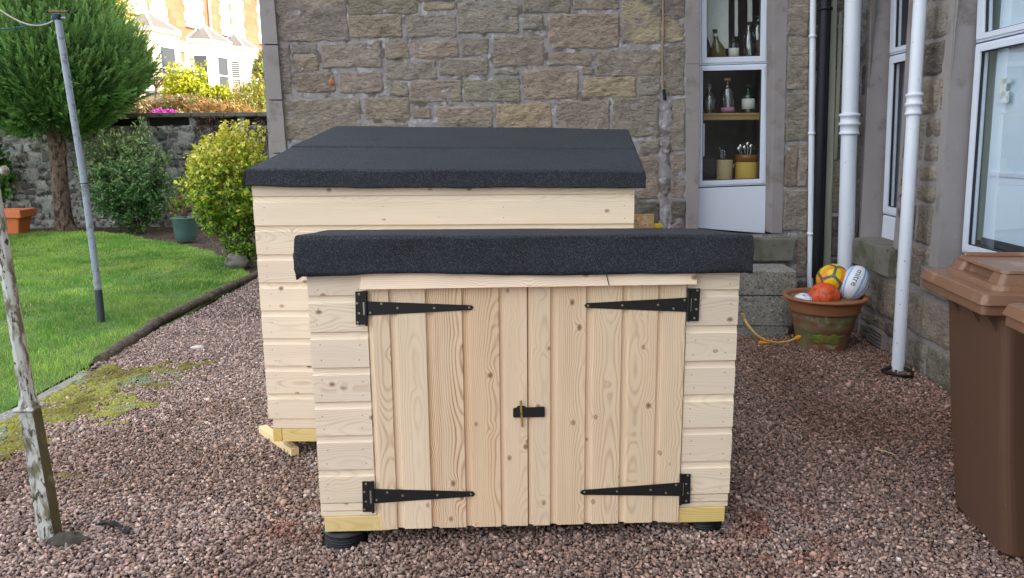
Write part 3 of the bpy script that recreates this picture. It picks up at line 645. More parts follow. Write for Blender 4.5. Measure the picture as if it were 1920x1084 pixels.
# roofs close the shell
mb = MB(); 
mb.add(np.vstack([WB.T([[sL0-.3, HT, .3], [.5, HT, .3], [.5, HT+2.5, -3.2], [sL0-.3, HT+2.5, -3.2], [.5, HT, -6.8], [sL0-.3, HT, -6.8]])]), [(0, 1, 2, 3), (3, 2, 4, 5), (0, 3, 5), (1, 4, 2)])
P = WR.T([[-5.5, HT+1.6, .3], [14.8, HT+1.6, .3], [14.8, HT+3.6, -3.6], [-5.5, HT+3.6, -3.6], [14.8, HT+1.6, -7.5], [-5.5, HT+1.6, -7.5]])
mb.add(P, [(0, 1, 2, 3), (3, 2, 4, 5), (0, 3, 5), (1, 4, 2)])
mb.box(WR.T, -5.5, -.32, 0, HT+1.6, -.3, -.01); mb.box(WR.T, 14.5, 14.8, 0, HT+1.6, -7.2, -.0); mb.box(WR.T, -5.5, 14.5, 0, HT+1.6, -7.2, -6.9); mb.box(WB.T, sL0+.31, .3, 0, HT, -6.8, -6.5)
mb.build('roof', mat('slate', (.06, .065, .075), .6, var=.3), house)
# dressed margins and pilaster
mb = MB()
def pxprism(mb, fr, pts, d0, d1, m=0, c=(1, 1, 1, 1)): mb.prism(fr.T, [fr.px(x, y, d1) for x, y in pts], d0, d1, m, c)
for y0_, y1_ in ((-90, -2), (0, 83), (85, 187), (189, 287), (289, 380), (382, 470)):
    xl = lambda y: 486+y*.085; xr = lambda y: 514+y*.079
    pxprism(mb, WB, [(xl(y0_), y0_), (xr(y0_), y0_), (xr(y1_), y1_), (xl(y1_), y1_)], -.25, .045, 0)
q0 = WB.px(xl(-90), -90, .045)
mb.box(WB.T, q0[0], q0[0]+.13, q0[1]+.02, HT, -.25, .045)
mb.build('corner_pilaster', MAT['dress'], house, bevel=.004)
mb = MB()
pxprism(mb, WB, [(1285.5, -90), (1312, -90), (1312, 120), (1285.5, 120)], -.22, .012); pxprism(mb, WB, [(1285.5, 120.5), (1312, 120.5), (1309, 432), (1286.5, 432)], -.22, .012)
hb0, ht0 = WB.px(1450, 437)[1], 3.3
rs = [WB.px(1479, -90)[0], WB.px(1452, -90)[0], WB.px(1439.5, -90, -.12)[0]]; rb = [WB.px(1466, 437)[0], WB.px(1446, 437)[0], WB.px(1435.5, 437, -.12)[0]]; hT = WB.px(1450, -90)[1]
for (s_a, h_a), (s_b, h_b) in (((rb, hb0), (rs, hT)),):
    V = WB.T([[s_a[0], h_a, .012], [s_a[1], h_a, .012], [s_a[2], h_a, -.12], [s_a[2], h_a, -.22], [s_a[0], h_a, -.22], [s_b[0], h_b, .012], [s_b[1], h_b, .012], [s_b[2], h_b, -.12], [s_b[2], h_b, -.22], [s_b[0], h_b, -.22]])
    mb.add(V, [(0, 1, 2, 3, 4)[::-1], (5, 6, 7, 8, 9)] + [(i, (i+1) % 5, 5+(i+1) % 5, 5+i) for i in range(5)])
mb.box(WB.T, ml-.02, mr+.0, hT+.004, 3.35, -.2, .012)
# right wall margins: far reveals face the camera
def margin(fr, f0, f1, dd, strip, hbot, htop, near=False):
    sg = 1 if not near else -1
    pa, pb = np.array(f0), np.array(f1); k = (pb[0]-pa[0])/(pb[1]-pa[1]); S_ = lambda h: pa[0]+k*(h-pa[1])
    V = []
    for h in (hbot, htop):
        s = S_(h); V += [[s-sg*strip, h, .012], [s, h, .012], [s+sg*.006, h, dd], [s+sg*.006, h, dd-.10], [s-sg*strip, h, dd-.10]]
    mb.add(fr.T(V), [(0, 1, 2, 3, 4), (9, 8, 7, 6, 5)] + [(i, 5+i, 5+(i+1) % 5, (i+1) % 5) for i in range(5)])
margin(WR, nfar0, nfar1, -.13, .055, hs_n-.005, 3.3); margin(WR, nnear0, nnear1, -.13, .06, hs_n-.005, 3.3, True)
margin(WR, bfar0, bfar1, -.115, .075, hs_b-.005, 3.3); margin(WR, (s_bn, 3), (s_bn, 0), -.115, .1, hs_b-.005, 3.3, True)
mb.build('window_surround', MAT['dress'], house, bevel=.003)
def sillobj(fr, pts8, mt='sill'):
    mb = MB(); mb.hexa(fr.T(pts8)); return mb.build('window_sill', MAT[mt], house, bevel=.008)
a, b = WB.px(1414, 447, .07), WB.px(1491, 490, .07); l_ = WB.px(1290, 447, .07)
sillobj(WB, [[l_[0], b[1], -.2], [b[0]-.01, b[1], -.2], [l_[0], a[1]+.02, -.2], [b[0]+.01, a[1]+.02, -.2], [l_[0], b[1], .07], [b[0]-.02, b[1], .07], [l_[0], a[1]-.005, .07], [b[0]+.0, a[1]-.005, .07]])
a, b, r_ = WR.px(1600, 446, .07), WR.px(1598, 493.5, .07), s_nn+.12
sillobj(WR, [[a[0], b[1], -.25], [r_, b[1], -.25], [a[0], a[1]+.02, -.25], [r_, a[1]+.02, -.25], [a[0], b[1], .07], [r_, b[1], .07], [a[0], a[1], .07], [r_, a[1], .07]])
a, b, r_ = WR.px(1727, 499, .06), WR.px(1727, 545, .06), s_bn+.12
sillobj(WR, [[a[0], b[1], -.25], [r_, b[1], -.25], [a[0], a[1]+.02, -.25], [r_, a[1]+.02, -.25], [a[0], b[1], .06], [r_, b[1], .06], [a[0], a[1], .06], [r_, a[1], .06]])
mb = MB(); a = WR.px(1792, 487, -.06); mb.box(WR.T, a[0], s_bn, a[1]-.045, a[1]-.002, -.2, -.05); mb.build('tile_sill', mat('red_tile', lin(128, 74, 58), .6, var=.3, vs=20), house, bevel=.004)

# windows: rings of mitred bars given by outer and inner quads (photo pixels on the frame plane)
def ring(mb, fr, O, I, d0, d1, m=0):
    n = 4
    for i in range(n):
        j = (i+1) % n; mb.prism(fr.T, [O[i], O[j], I[j], I[i]], d0, d1, m)
def inset(Q, t):
    Q = np.array(Q, float); c = Q.mean(0); out = []
    n = 4
    for i in range(n):
        a = Q[i-1]-Q[i]; b = Q[(i+1) % n]-Q[i]; a /= np.linalg.norm(a); b /= np.linalg.norm(b); out.append(Q[i]+(a+b)*t)
    return [tuple(q) for q in out]
def window(fr, leaves, dd, glass, thick=.06):
    """leaves: (outer quad, inner quad) in s,h, order TL,TR,BR,BL"""
    w = None
    mb = MB()
    for O, I in leaves:
        O2 = inset(O, .0012); M1 = inset(O, .016)
        ring(mb, fr, O2, M1, dd-thick, dd-.010); ring(mb, fr, inset(O, .0155), I, dd-thick+.004, dd); ring(mb, fr, I, inset(I, .006), dd-.03, dd-.012, 1)
    w = mb.build('window', [MAT['pvc'], MAT['gasket']], house, bevel=.002)
    for O, I in leaves:
        g = MB(); J = inset(I, .004); g.add(fr.T([[q[0], q[1], dd-.024] for q in J]), [(0, 1, 2, 3)]); g.build('pane', glass, w)
    return w
def Q(fr, pts, d): return [fr.px(x, y, d) for x, y in pts]
D0 = -.12
up = (Q(WB, [(1312, -160), (1446.5, -160), (1438.5, 118.5), (1312, 122.5)], D0), Q(WB, [(1325.5, -145), (1430, -145), (1425.5, 105), (1325, 108)], D0))
lo = (Q(WB, [(1312, 123), (1438.5, 119), (1437, 346.5), (1308.5, 351.5)], D0), Q(WB, [(1318, 133), (1428.6, 130.5), (1424.5, 335.5), (1317, 339.5)], D0))
wb = window(WB, [up, lo], D0, MAT['glass'])
mb = MB(); pxprism(mb, WB, [(1308.3, 353.2), (1436.8, 348.2), (1434.5, 438), (1308, 428)], D0-.05, D0-.012); mb.build('lower_panel', MAT['pvc'], house, bevel=.006)
D1 = -.13
def ext(fr, pts, d, s_end):   # TL, BL in pixels; right edge at s_end
    tl, bl = fr.px(*pts[0], d), fr.px(*pts[1], d); return [tl, (s_end, tl[1]), (s_end, bl[1]), bl]
se = s_nn+.03
up = (ext(WR, [(1669.5, -40), (1666, 104.5)], D1, se), ext(WR, [(1679, -30), (1675.5, 90)], D1, se-.055))
lo = (ext(WR, [(1666, 106), (1653.5, 400.5)], D1, se), ext(WR, [(1673.5, 119), (1662.5, 387)], D1, se-.055))
window(WR, [up, lo], D1, MAT['glass2'])
mb = MB(); tl, bl = WR.px(1654, 403, D1), WR.px(1654, 447, D1); mb.box(WR.T, tl[0], se, hs_n+.0, tl[1], D1-.05, D1-.008); mb.build('lower_panel', MAT['pvc'], house, bevel=.004)
D3 = -.115; se = s_bn-.01
up = (ext(WR, [(1833, -60), (1827, 81)], D3, se), ext(WR, [(1846, -50), (1843, 62)], D3, se-.07))
lo = (ext(WR, [(1827, 83), (1800.5, 473)], D3, se), ext(WR, [(1837, 97), (1811.5, 458.5)], D3, se-.07))
window(WR, [up, lo], D3, MAT['glass2'])
# rooms behind the windows
MAT['room'] = mat('room_paint', (.16, .15, .14), .8, var=.1)
MAT['room2'] = mat('pale_room_paint', lin(168, 186, 176), .7)
MAT['blind'] = mat('pale_blind', lin(214, 232, 244), .6)
def room(fr, s0, s1, h0, h1, d0, d1, mt):
    mb = MB(); V = fr.T([[s0, h0, d0], [s1, h0, d0], [s0, h1, d0], [s1, h1, d0], [s0, h0, d1], [s1, h0, d1], [s0, h1, d1], [s1, h1, d1]])
    mb.add(V, [(0, 1, 5, 4), (2, 6, 7, 3), (0, 4, 6, 2), (1, 3, 7, 5), (4, 5, 7, 6)]); return mb.build('room', mt, house)
room(WB, bw_l-.3, bw_r+.25, .3, 3.4, -.235, -1.7, MAT['room'])
room(WR, s_nf-.1, s_nn+.12, .5, 3.4, -.235, -1.6, mat('room_shade', lin(110, 124, 134), .8))
room(WR, s_bf-.1, s_bn+.1, .5, 3.4, -.235, -2.0, MAT['room2'])
# kitchen shelves
ys_ = WB.px(1370, 212, -.26)[1]; yt_ = WB.px(1370, 225, -.26)[1]; yu = WB.px(1370, 107, -.26)[1]; yl = WB.px(1370, 337.5, -.24)[1]
mb = MB(); mb.box(WB.T, bw_l-.05, bw_r+.05, ys_-.018, ys_, -.50, -.262, 0, (.52, .42, .34, .8), bid=3); mb.box(WB.T, bw_l-.05, bw_r+.05, yt_, ys_-.019, -.285, -.268, 0, (.42, .37, .32, .8), bid=4); mb.build('shelf', MAT['treated'], house, bevel=.002)
mb = MB()
mb.box(WB.T, bw_l-.05, bw_r+.05, yu-.02, yu, -.50, -.262, 0, (.8, .7, .5, .8), bid=5); mb.build('shelf', MAT['treated'], house, bevel=.002)
mb = MB(); mb.box(WB.T, bw_l-.05, bw_r+.05, yl-.025, yl, -.5, -.20, 0, (.3, .3, .3, .3), bid=6)
mb.build('shelf', MAT['treated'], house, bevel=.002)
for (a, b, c_, d_, dd) in ((1322, 1366, -120, 91, -.38), (1378, 1383.5, -120, 68, -.39), (1402, 1410.5, -120, 42, -.40)):
    mb = MB(); pxprism(mb, WB, [(a, c_), (b, c_), (b, d_), (a, d_)], dd-.02, dd); mb.build('curtain_panel', mat('lace', lin(222, 226, 216), .8, var=.15, vs=30), house)
mb = MB(); pxprism(mb, WB, [(1317, 232), (1321.5, 232), (1321, 293), (1317, 293)], -.27, -.25); mb.build('blind_strip', MAT['pvc'], house)
# blue-white blind and dark screen in the big window
tl = WR.px(1871, 0, -.19); bl_ = WR.px(1843, 445, -.19)
mb = MB(); mb.prism(WR.T, [(tl[0], 3.2), (s_bn+.1, 3.2), (s_bn+.1, bl_[1]), bl_], -.205, -.19); mb.build('roller_blind', MAT['blind'], house)
mb = MB(); b2 = WR.px(1841, 458, -.19); mb.box(WR.T, b2[0], s_bn+.1, b2[1]-.0, bl_[1]-.002, -.21, -.18); mb.box(WR.T, b2[0]+.25, b2[0]+.6, b2[1]-.06, b2[1]-.001, -.208, -.185); mb.build('blind_rail', mat('dark_rail', (.03, .035, .045), .5), house, bevel=.004)
mb = MB(); a = WR.px(1853, 322, -.18); b = WR.px(1900, 333, -.18); mb.box(WR.T, a[0], s_bn, b[1], a[1], -.189, -.180); mb.build('blind_bar', MAT['pvc'], house)
mb = MB(); q1 = WR.px(1850, 0, -.23); q2 = WR.px(1815, 450, -.23); mb.prism(WR.T, [(q1[0], 3.2), (tl[0]+.05, 3.2), (bl_[0]+.05, .95), (q2[0], .95)], -.24, -.23); mb.build('side_curtain', MAT['room2'], house)
mb = MB()
for x, y, w_, h_ in ((1872, 148, 12, 32), (1880, 148, 14, 8), (1878, 172, 12, 20)):
    a = WR.px(x, y, -.155); b = WR.px(x+w_, y+h_, -.155); mb.box(WR.T, a[0], b[0], b[1], a[1], -.158, -.155)
mb.build('window_sticker', mat('cream_paper', lin(214, 224, 220), .7, var=.3, vs=60), house)
tl = WR.px(1690, 0, -.35)
mb = MB(); mb.box(WR.T, s_nf+.10, s_nn+.1, hs_n, 3.2, -.26, -.21); mb.build('roller_blind', mat('blue_grey_blind', lin(70, 92, 108), .7), house)
# air brick
mb = MB(); a = WR.px(1630, 634, .02); b = WR.px(1657, 663, .02); s0, s1 = a[0], b[0]; h0 = .02; h1 = .15
mb.box(WR.T, s0, s1, h0, h1, .0, .028)
for k in range(5): z = h0+.008+k*.026; mb.box(WR.T, s0+.01, s1-.01, z, z+.012, .0285, .044)
mb.box(WR.T, s0, s0+.01, h0, h1, .0285, .044); mb.box(WR.T, s1-.01, s1, h0, h1, .0285, .044)
mb.build('air_vent', mat('grey_vent', lin(140, 132, 128), .7, var=.2), house, bevel=.001)
# hook holes and rusty spot on the wall
mb = MB(); mb.ball(WB.w(*WB.px(622, 154), .012), (.022, .008, .025), 12, 8, noise=.4); mb.build('rust_stain_stone', mat('orange_stone', lin(180, 118, 78), .9, var=.4, vs=50), house)
# old cable / black sleeve hanging on wall
mb = MB(); p = [WB.w(*WB.px(x, y, .02), .022) for x, y in ((1243, -60), (1243, 20), (1244, 60), (1242, 84), (1242, 130), (1243, 168))]
mb.tube(p, .009, 6, 1); mb.tube([WB.w(*WB.px(1244.5, 168, .03), .03), WB.w(*WB.px(1247, 188, .03), .03)], .013, 10, 0)
o = mb.build('hanging_cable', [MAT['pipedark'], mat('frayed_rope', lin(150, 128, 104), .95, var=.5, vs=80, bump=.6, bs=150)], None); setp(o, 'frayed tan rope with short black sleeve hanging on stone wall left of bottle window', 'rope')

# ------------------------------------------------------------------ pipes and battens
def vpipe(fr, p0, p1, d, r, name, label, cat, mt, collars=(), bands=(), ext_up=True, grp=None, n=28, rings=True):
    s0, h0 = fr.px(*p0, d); s1, h1 = fr.px(*p1, d)
    k = (s1-s0)/(h1-h0); top = 4.3; S_ = lambda h: s0+k*(h-h0)
    A = lambda h: fr.w(S_(h), h, d)
    root = thing(name, tuple(A(h0)), label, cat, grp)
    mb = MB(); mb.tube([A(h0), A((h0+top)/2), A(top)], r, n); mb.build('tube', mt, root)
    ax = A(top)-A(h0)
    for ya, yb in collars:
        ha, hb = fr.px(p1[0], ya, d)[1], fr.px(p1[0], yb, d)[1]; L = ha-hb
        pr = [(r*.98, 0), (r*1.22, .002), (r*1.28, .014), (r*1.2, .022), (r*1.14, .028), (r*1.14, L*.42), (r*1.3, L*.45), (r*1.34, L*.50), (r*1.3, L*.56), (r*1.16, L*.58), (r*1.16, L*.82), (r*1.3, L*.85), (r*1.34, L*.92), (r*1.24, L*.97), (r*.98, L)]
        m2 = MB(); m2.lathe(A(hb), pr, n, axis=ax); m2.build('socket', mt, root)
    for y in bands:
        hb = fr.px(p1[0], y, d)[1]; m2 = MB(); m2.lathe(A(hb), [(r*.98, 0), (r*1.25, .001), (r*1.25, .022), (r*.98, .023)], n, axis=ax)
        c = A(hb+.011); m2.box(lambda Z: fr.T(Z), S_(hb)-r*.35, S_(hb)+r*.35, hb+.004, hb+.018, .0, d-r*.9); m2.build('bracket', mt, root)
    return root
vpipe(WB, (1519, 540), (1524.5, 0), .05, .0245, 'waste_pipe', 'slender white pipe running down the wall left of the black pipe', 'pipe', MAT['pipe'], bands=(71, 253, 441), n=16)
vpipe(WB, (1532, 520), (1547.5, 0), .075, .047, 'downpipe', 'black plastic pipe running down beside the slender white pipe', 'pipe', MAT['pipedark'], bands=(20,))
vpipe(WB, (1582, 600), (1599.5, 0), .19, .0625, 'soil_pipe', 'thick white cast iron pipe with ringed socket rising behind the terracotta pot', 'pipe', MAT['pipe'], collars=((212, 253),), grp=None)
o = vpipe(WR, (1682.5, 706), (1725.5, 0), .13, .042, 'drainpipe', 'white cast iron pipe standing in a black ring in front of the narrow side window', 'pipe', MAT['pipe'], collars=((173, 216),))
mb = MB(); c = gp(1683, 705); an = np.linspace(0, 2*math.pi, 33); mb.tube([c+[.092*math.cos(a)*(1+.06*math.sin(3*a)), .10*math.sin(a), 0.030+.006*math.sin(2*a)] for a in an], .011, 8, cap=False)
o = mb.build('pipe_ring', MAT['pedestal']); setp(o, 'black plastic ring lying round the foot of the white drainpipe', 'ring')
def batten(pts, d, label):
    mb = MB(); q = [WB.px(x, y, d) for x, y in pts]; mb.prism(WB.T, q, .01, d); o = mb.build('timber_batten', MAT['oldwood'], None, bevel=.003); setp(o, label, 'batten', 'weathered battens fixed in the corner')
batten([(1560, -80), (1572, -80), (1556, 560), (1540, 560)], .04, 'long grey-green weathered batten running beside the black pipe')
batten([(1574, 22), (1581, 22), (1570, 300), (1563, 300)], .025, 'short brown batten between the grey-green batten and the thick white pipe')

# concrete block under the window
gB = gp(1485, 631); rel = gB-WB.P0; sB, dB = rel@WB.e, rel@WB.n
hj = WB.px(1440, 555, dB)[1]; htp_ = WB.px(1440, 508, dB)[1]; hp = WB.px(1440, 612, dB)[1]
root = thing('concrete_step', tuple(WB.w(sB-.6, 0, dB/2)), 'weathered grey concrete step block against the wall below the bottle window', 'step')
mb = MB(); mb.box(WB.T, sB-1.3, sB-.03, 0, hp, .03, dB-.006); mb.build('plinth', MAT['conc'], root, bevel=.006)
mb = MB(); mb.box(WB.T, sB-1.3, sB-.004, hp+.002, hj-.003, .03, dB); mb.build('lower_block', MAT['conc'], root, bevel=.008)
mb = MB(); mb.box(WB.T, sB-1.3, sB+.006, hj+.002, htp_, .03, dB+.004); mb.build('upper_block', MAT['conc'], root, bevel=.010)

# ------------------------------------------------------------------ bottles and jars behind the rear window
MAT['clearg'] = thin_glass('clear_bottle_glass', (.82, .90, .88), 2.4, .06, .16); MAT['greeng'] = mat('green_bottle_glass', (.012, .03, .015), .08, spec=.8)
MAT['oliveg'] = mat('olive_bottle_glass', (.11, .10, .012), .08, spec=.8); MAT['darkg'] = mat('dark_bottle_glass', (.008, .008, .008), .1, spec=.8)
MAT['label'] = mat('paper_label', lin(215, 218, 210), .7, var=.35, vs=150)
PRF = {'wine': [(.95, 0), (1, .02), (1, .26), (.80, .42), (.5, .56), (.33, .66), (.30, .8), (.30, .97), (.36, .97), (.36, 1)],
       'round': [(.5, 0), (.8, .02), (1, .25), (1, .42), (.85, .58), (.5, .7), (.28, .76), (.28, .93), (.36, .94), (.36, 1)],
       'tall': [(.88, 0), (.9, .02), (1, .5), (1, .66), (.82, .78), (.35, .86), (.26, .9), (.26, .96), (.4, .965), (.4, 1)],
       'milk': [(.95, 0), (1, .03), (1, .42), (.85, .58), (.5, .75), (.36, .86), (.36, .95), (.44, .96), (.44, 1)],
       'gin': [(1, 0), (1, .02), (1, .55), (.93, .66), (.5, .76), (.34, .82), (.34, .95), (.42, .95), (.42, 1)]}
def bottle(bx_, by_, tx_, ty_, hw, pr, mt, d, label, lab=None, cap=None, name='glass_bottle', ribs=False):
    b = WB.w(*WB.px(bx_, by_, d), d); t = WB.w(*WB.px(tx_, ty_, d), d); ax = t-b; L = np.linalg.norm(ax); r = hw*np.linalg.norm(rz(1, 0, 6.6)-rz(0, 0, 6.6))
    root = thing(name, tuple(b), label, 'bottle', 'bottles behind the rear window')
    mb = MB(); mb.lathe(b, [(a*r, z*L) for a, z in PRF[pr]], 20, axis=ax); mb.build('body', mt, root)
    q_ = .32 if (lab and lab[0] > .7) else 1.0
    if lab: mb = MB(); mb.lathe(b, [(r*q_*.9, lab[0]*L), (r*q_*1.03, lab[0]*L+.001), (r*q_*1.03, lab[1]*L), (r*q_*.9, lab[1]*L+.001)], 20, axis=ax); mb.build('label', lab[2] if len(lab) > 2 else MAT['label'], root)
    if cap: mb = MB(); mb.lathe(b, [(r*cap[1]*.8, L*.95), (r*cap[1], L*.955), (r*cap[1], L*1.03), (0.001, L*1.035)], 14, axis=ax); mb.build('stopper', cap[0], root)
cork = mat('cork', lin(190, 150, 100), .8); dk = mat('dark_cap', (.03, .025, .02), .5); pink = mat('pink_label', lin(190, 130, 160), .7, var=.5, vs=90)
bottle(1330, 212, 1330, 158, 12.5, 'round', MAT['clearg'], -.33, 'clear dimpled glass bottle, leftmost on the middle shelf')
bottle(1364.5, 212, 1364, 149, 12.5, 'tall', MAT['clearg'], -.33, 'tall clear glass bottle with cork and small pink label, centre of middle shelf', (.04, .16, pink), (cork, .5))
bottle(1403.5, 211, 1403, 160, 12, 'gin', MAT['greeng'], -.33, 'dark green bottle with white label at the right of the middle shelf', (.12, .5), (dk, .45))
bottle(1348, 107, 1340.5, 57, 13.5, 'wine', MAT['oliveg'], -.33, 'olive green wine bottle leaning to the left at the upper pane', (.76, .86), (dk, .36))
bottle(1325, 107, 1322, 48, 9, 'wine', MAT['darkg'], -.36, 'dark bottle half hidden by the left window frame at the upper pane')
bottle(1376, 106.5, 1376, 69, 9.5, 'gin', MAT['darkg'], -.34, 'squat black bottle with pale label between the wine bottle and the clear bottle', (.0, .42))
bottle(1404.5, 105.5, 1404, 41, 11.5, 'milk', MAT['clearg'], -.33, 'clear ribbed carafe bottle right of the black bottle at the upper pane')
bottle(1420, 105.5, 1422, 31, 10, 'tall', MAT['clearg'], -.36, 'clear stoppered bottle with dark bits inside, rightmost at the upper pane', (.05, .40, mat('dried_bits', (.06, .05, .06), .8, var=.9, vs=160, spots=(lin(150, 120, 100), 120, .55, .6))))
def crock(x0, x1, yb_, yt2, d, label, mt, mt2=None, split=.72):
    b = WB.w(*WB.px((x0+x1)/2, yb_, d), d); L = WB.px(x0, yt2, d)[1]-WB.px(x0, yb_, d)[1]; r = (x1-x0)/2*4.58e-3
    root = thing('stoneware_crock', tuple(b), label, 'jar', 'kitchen jars behind the rear window')
    mb = MB(); mb.lathe(b, [(r*.94, 0), (r*.97, .006), (r*.98, L*split)] + ([] if mt2 else [(r, L*.96), (r*1.0, L), (r*.9, L), (r*.88, L*.3)]), 28); mb.build('body', mt, root)
    if mt2:
        mb = MB(); mb.lathe(b, [(r*.98, L*split+.001), (r*1.04, L*split+.004), (r*1.04, L*.97), (r*1.0, L), (r*.9, L), (r*.88, L*.6)], 28); mb.build('glazed_rim', mt2, root)
        for sg in (-1, 1):
            mb = MB(); q = b+WB.e*sg*r*1.0; mb.tube([q+[0, 0, L*.62], q+WB.e*sg*.018+[0, 0, L*.58], q+WB.e*sg*.012+[0, 0, L*.48]], .006, 8); mb.build('lug', mt, root)
    return b, L, r
st = mat('steel', (.7, .7, .7), .25, 1)
b, L, r = crock(1342, 1373, 337, 300, -.30, 'plain beige stoneware jar holding whisks', mat('beige_stoneware', lin(186, 168, 128), .35, var=.12))
root = thing('whisk', tuple(b+[-.02, 0, L]), 'steel wire whisk standing in the beige jar', 'whisk')
mb = MB()
for k in range(5):
    a = k*math.pi/5; tp = b+[-.01, 0, L*.4]; cc = b+[-.02, 0, L+.045]
    an = np.linspace(-.5*math.pi, 1.5*math.pi, 15); mb.tube([cc+np.array([math.cos(a)*.022*math.cos(t), math.sin(a)*.022*math.cos(t), .045*math.sin(t)]) for t in an], .0012, 5)
mb.build('wires', st, root); mb = MB(); mb.tube([b+[-.0, 0, L*.3], b+[-.03, 0, L+.06], b+[-.055, .0, L+.11]], [.003, .003, .006], 6); mb.build('handle', st, root)
b, L, r = crock(1377, 1423, 335.5, 290, -.30, 'large yellow stoneware jar with brown glazed rim and two lugs', mat('yellow_glaze', lin(206, 172, 84), .3, var=.12), mat('brown_glaze', lin(120, 78, 30), .3, var=.15), .70)
root = thing('kitchen_utensils', tuple(b+[0, 0, L]), 'spoons and spatulas standing in the yellow jar', 'utensils')
for k, (dx, dy, hh_) in enumerate(((-.08, 0, .05), (-.06, .02, .07), (-.03, 0, .06), (.0, .01, .09), (.02, -.02, .07))):
    mb = MB(); p0 = b+[dx*.5, dy, L*.5]; p1 = b+[dx, dy, L+hh_]; mb.tube([p0, p1], .004, 6); mb.ball(p1, (.016, .005, .022), 10, 8); mb.build('utensil', st, root)
mb = MB(); root = thing('potted_herb', tuple(b+[.03, -.05, L]), 'leafy green herb behind the yellow jar', 'plant')
for k in range(40):
    c = b+np.array([random.uniform(-.02, .10), random.uniform(.08, .16), L+random.uniform(-.02, .10)]); a = random.uniform(0, 6.28); e = np.array([math.cos(a), math.sin(a)*.5, random.uniform(-.3, .6)])*.028; w_ = np.array([-e[2], 0, e[0]])*.35+[0, .004, 0]
    mb.add([c-e, c+w_, c+e, c-w_], [(0, 1, 2, 3)], 0, (.05, .12, .04, 1))
MAT['leaf'] = leaf('leaf', .3); mb.build('leaves', MAT['leaf'], root)
mb = MB(); a = WB.px(1318, 300, -.34); b_ = WB.px(1340, 337, -.34); mb.box(WB.T, a[0], b_[0], b_[1], a[1], -.46, -.34); mb.box(WB.T, a[0]-.003, b_[0]+.003, a[1]+.001, a[1]+.012, -.463, -.337)
for k in range(3): mb.box(WB.T, a[0]+.01, b_[0]-.01, b_[1]+.02+k*.05, b_[1]+.024+k*.05, -.3399, -.338)
o = mb.build('bread_bin', mat('dark_tin', (.02, .02, .022), .35), None, bevel=.004); setp(o, 'dark ridged box left of the beige jar behind the rear window', 'box')
# ------------------------------------------------------------------ foliage tools
def leaves_np(P, A, L, Wd, N=None):
    """rhombic leaves: centres P, axis A (unit), length L, width Wd"""
    n = len(P); rn = rng.normal(size=(n, 3)) if N is None else N+rng.normal(size=(n, 3))*.5
    S_ = np.cross(A, rn); S_ /= np.linalg.norm(S_, axis=1)[:, None]+1e-9; nn = np.cross(S_, A)
    L = np.broadcast_to(L, n)[:, None]; Wd = np.broadcast_to(Wd, n)[:, None]
    V = np.stack([P-A*L*.5, P+S_*Wd*.5-A*L*.02+nn*Wd*.12, P+A*L*.5-nn*L*.08, P-S_*Wd*.5-A*L*.02+nn*Wd*.12], 1)
    F = np.arange(n*4).reshape(n, 4); return V.reshape(-1, 3), F
def rdir(n, up=0.0):
    d = rng.normal(size=(n, 3)); d[:, 2] += up; return d/np.linalg.norm(d, axis=1)[:, None]
# ------------------------------------------------------------------ ground
def structure(o): o['kind'] = 'structure'; return o
def stuff(o, label=None): o['kind'] = 'stuff'; return setp(o, label)
MAT['soil'] = mat('soil', lin(74, 60, 48), .95, var=.5, vs=4, bump=.9, bs=25, bd=.02, spots=(lin(110, 86, 66), 30, .55, .66), spots2=(lin(52, 44, 34), 11, .5, .6))
mb = MB(); X, Y = np.meshgrid(np.concatenate([[-250, -60], np.linspace(-14, 6, 60), [60, 250]]), np.concatenate([[-120, -20], np.linspace(-4, 17, 60), [60, 250]]), indexing='ij')
mb.grid(np.stack([X, Y, -.045+fbm(X*.8, Y*.8, 0, 3, 3)*.012], -1), 0); structure(mb.build('ground', MAT['soil'], loc=(0, 0, 0)))
LAWN_X = -3.12
MAT['lawn'] = mat('lawn_soil', lin(84, 112, 44), .95, var=.4, vs=3, bump=.5, bs=40, bd=.01)
far = [gp(-420, 436), gp(-100, 434), gp(60, 433), gp(120, 434), gp(200, 436), gp(300, 452), gp(345, 458), gp(400, 472), gp(440, 492), gp(466, 512), gp(476, 520)]
far = [p[:2] for p in far]
def lawn_in(x, y):
    fx = np.array([p[0] for p in far]); fy = np.array([p[1] for p in far]); lim = np.interp(x, fx, fy)
    edge = LAWN_X - np.where(y > 5.45, .055, 0) + fbm(y*1.1, 0, 0, 8, 2)*.035
    near = 3.55+fbm(x*1.3, 2, 0, 9, 2)*.1
    return (x < edge) & (y < lim) & (y > near)
A, B = np.meshgrid(np.linspace(0, 1, 50), np.linspace(0, 1, 60), indexing='ij'); xs = -13+(LAWN_X-.04+13)*A; lim = np.interp(xs, [p[0] for p in far], [p[1] for p in far]); ys = 3.3+(lim-3.3)*B
mb = MB(); mb.grid(np.stack([xs, ys, -.012+fbm(xs*.9, ys*.9, 0, 12, 3)*.012], -1), 0); structure(mb.build('lawn', MAT['lawn'], loc=(0, 0, 0)))
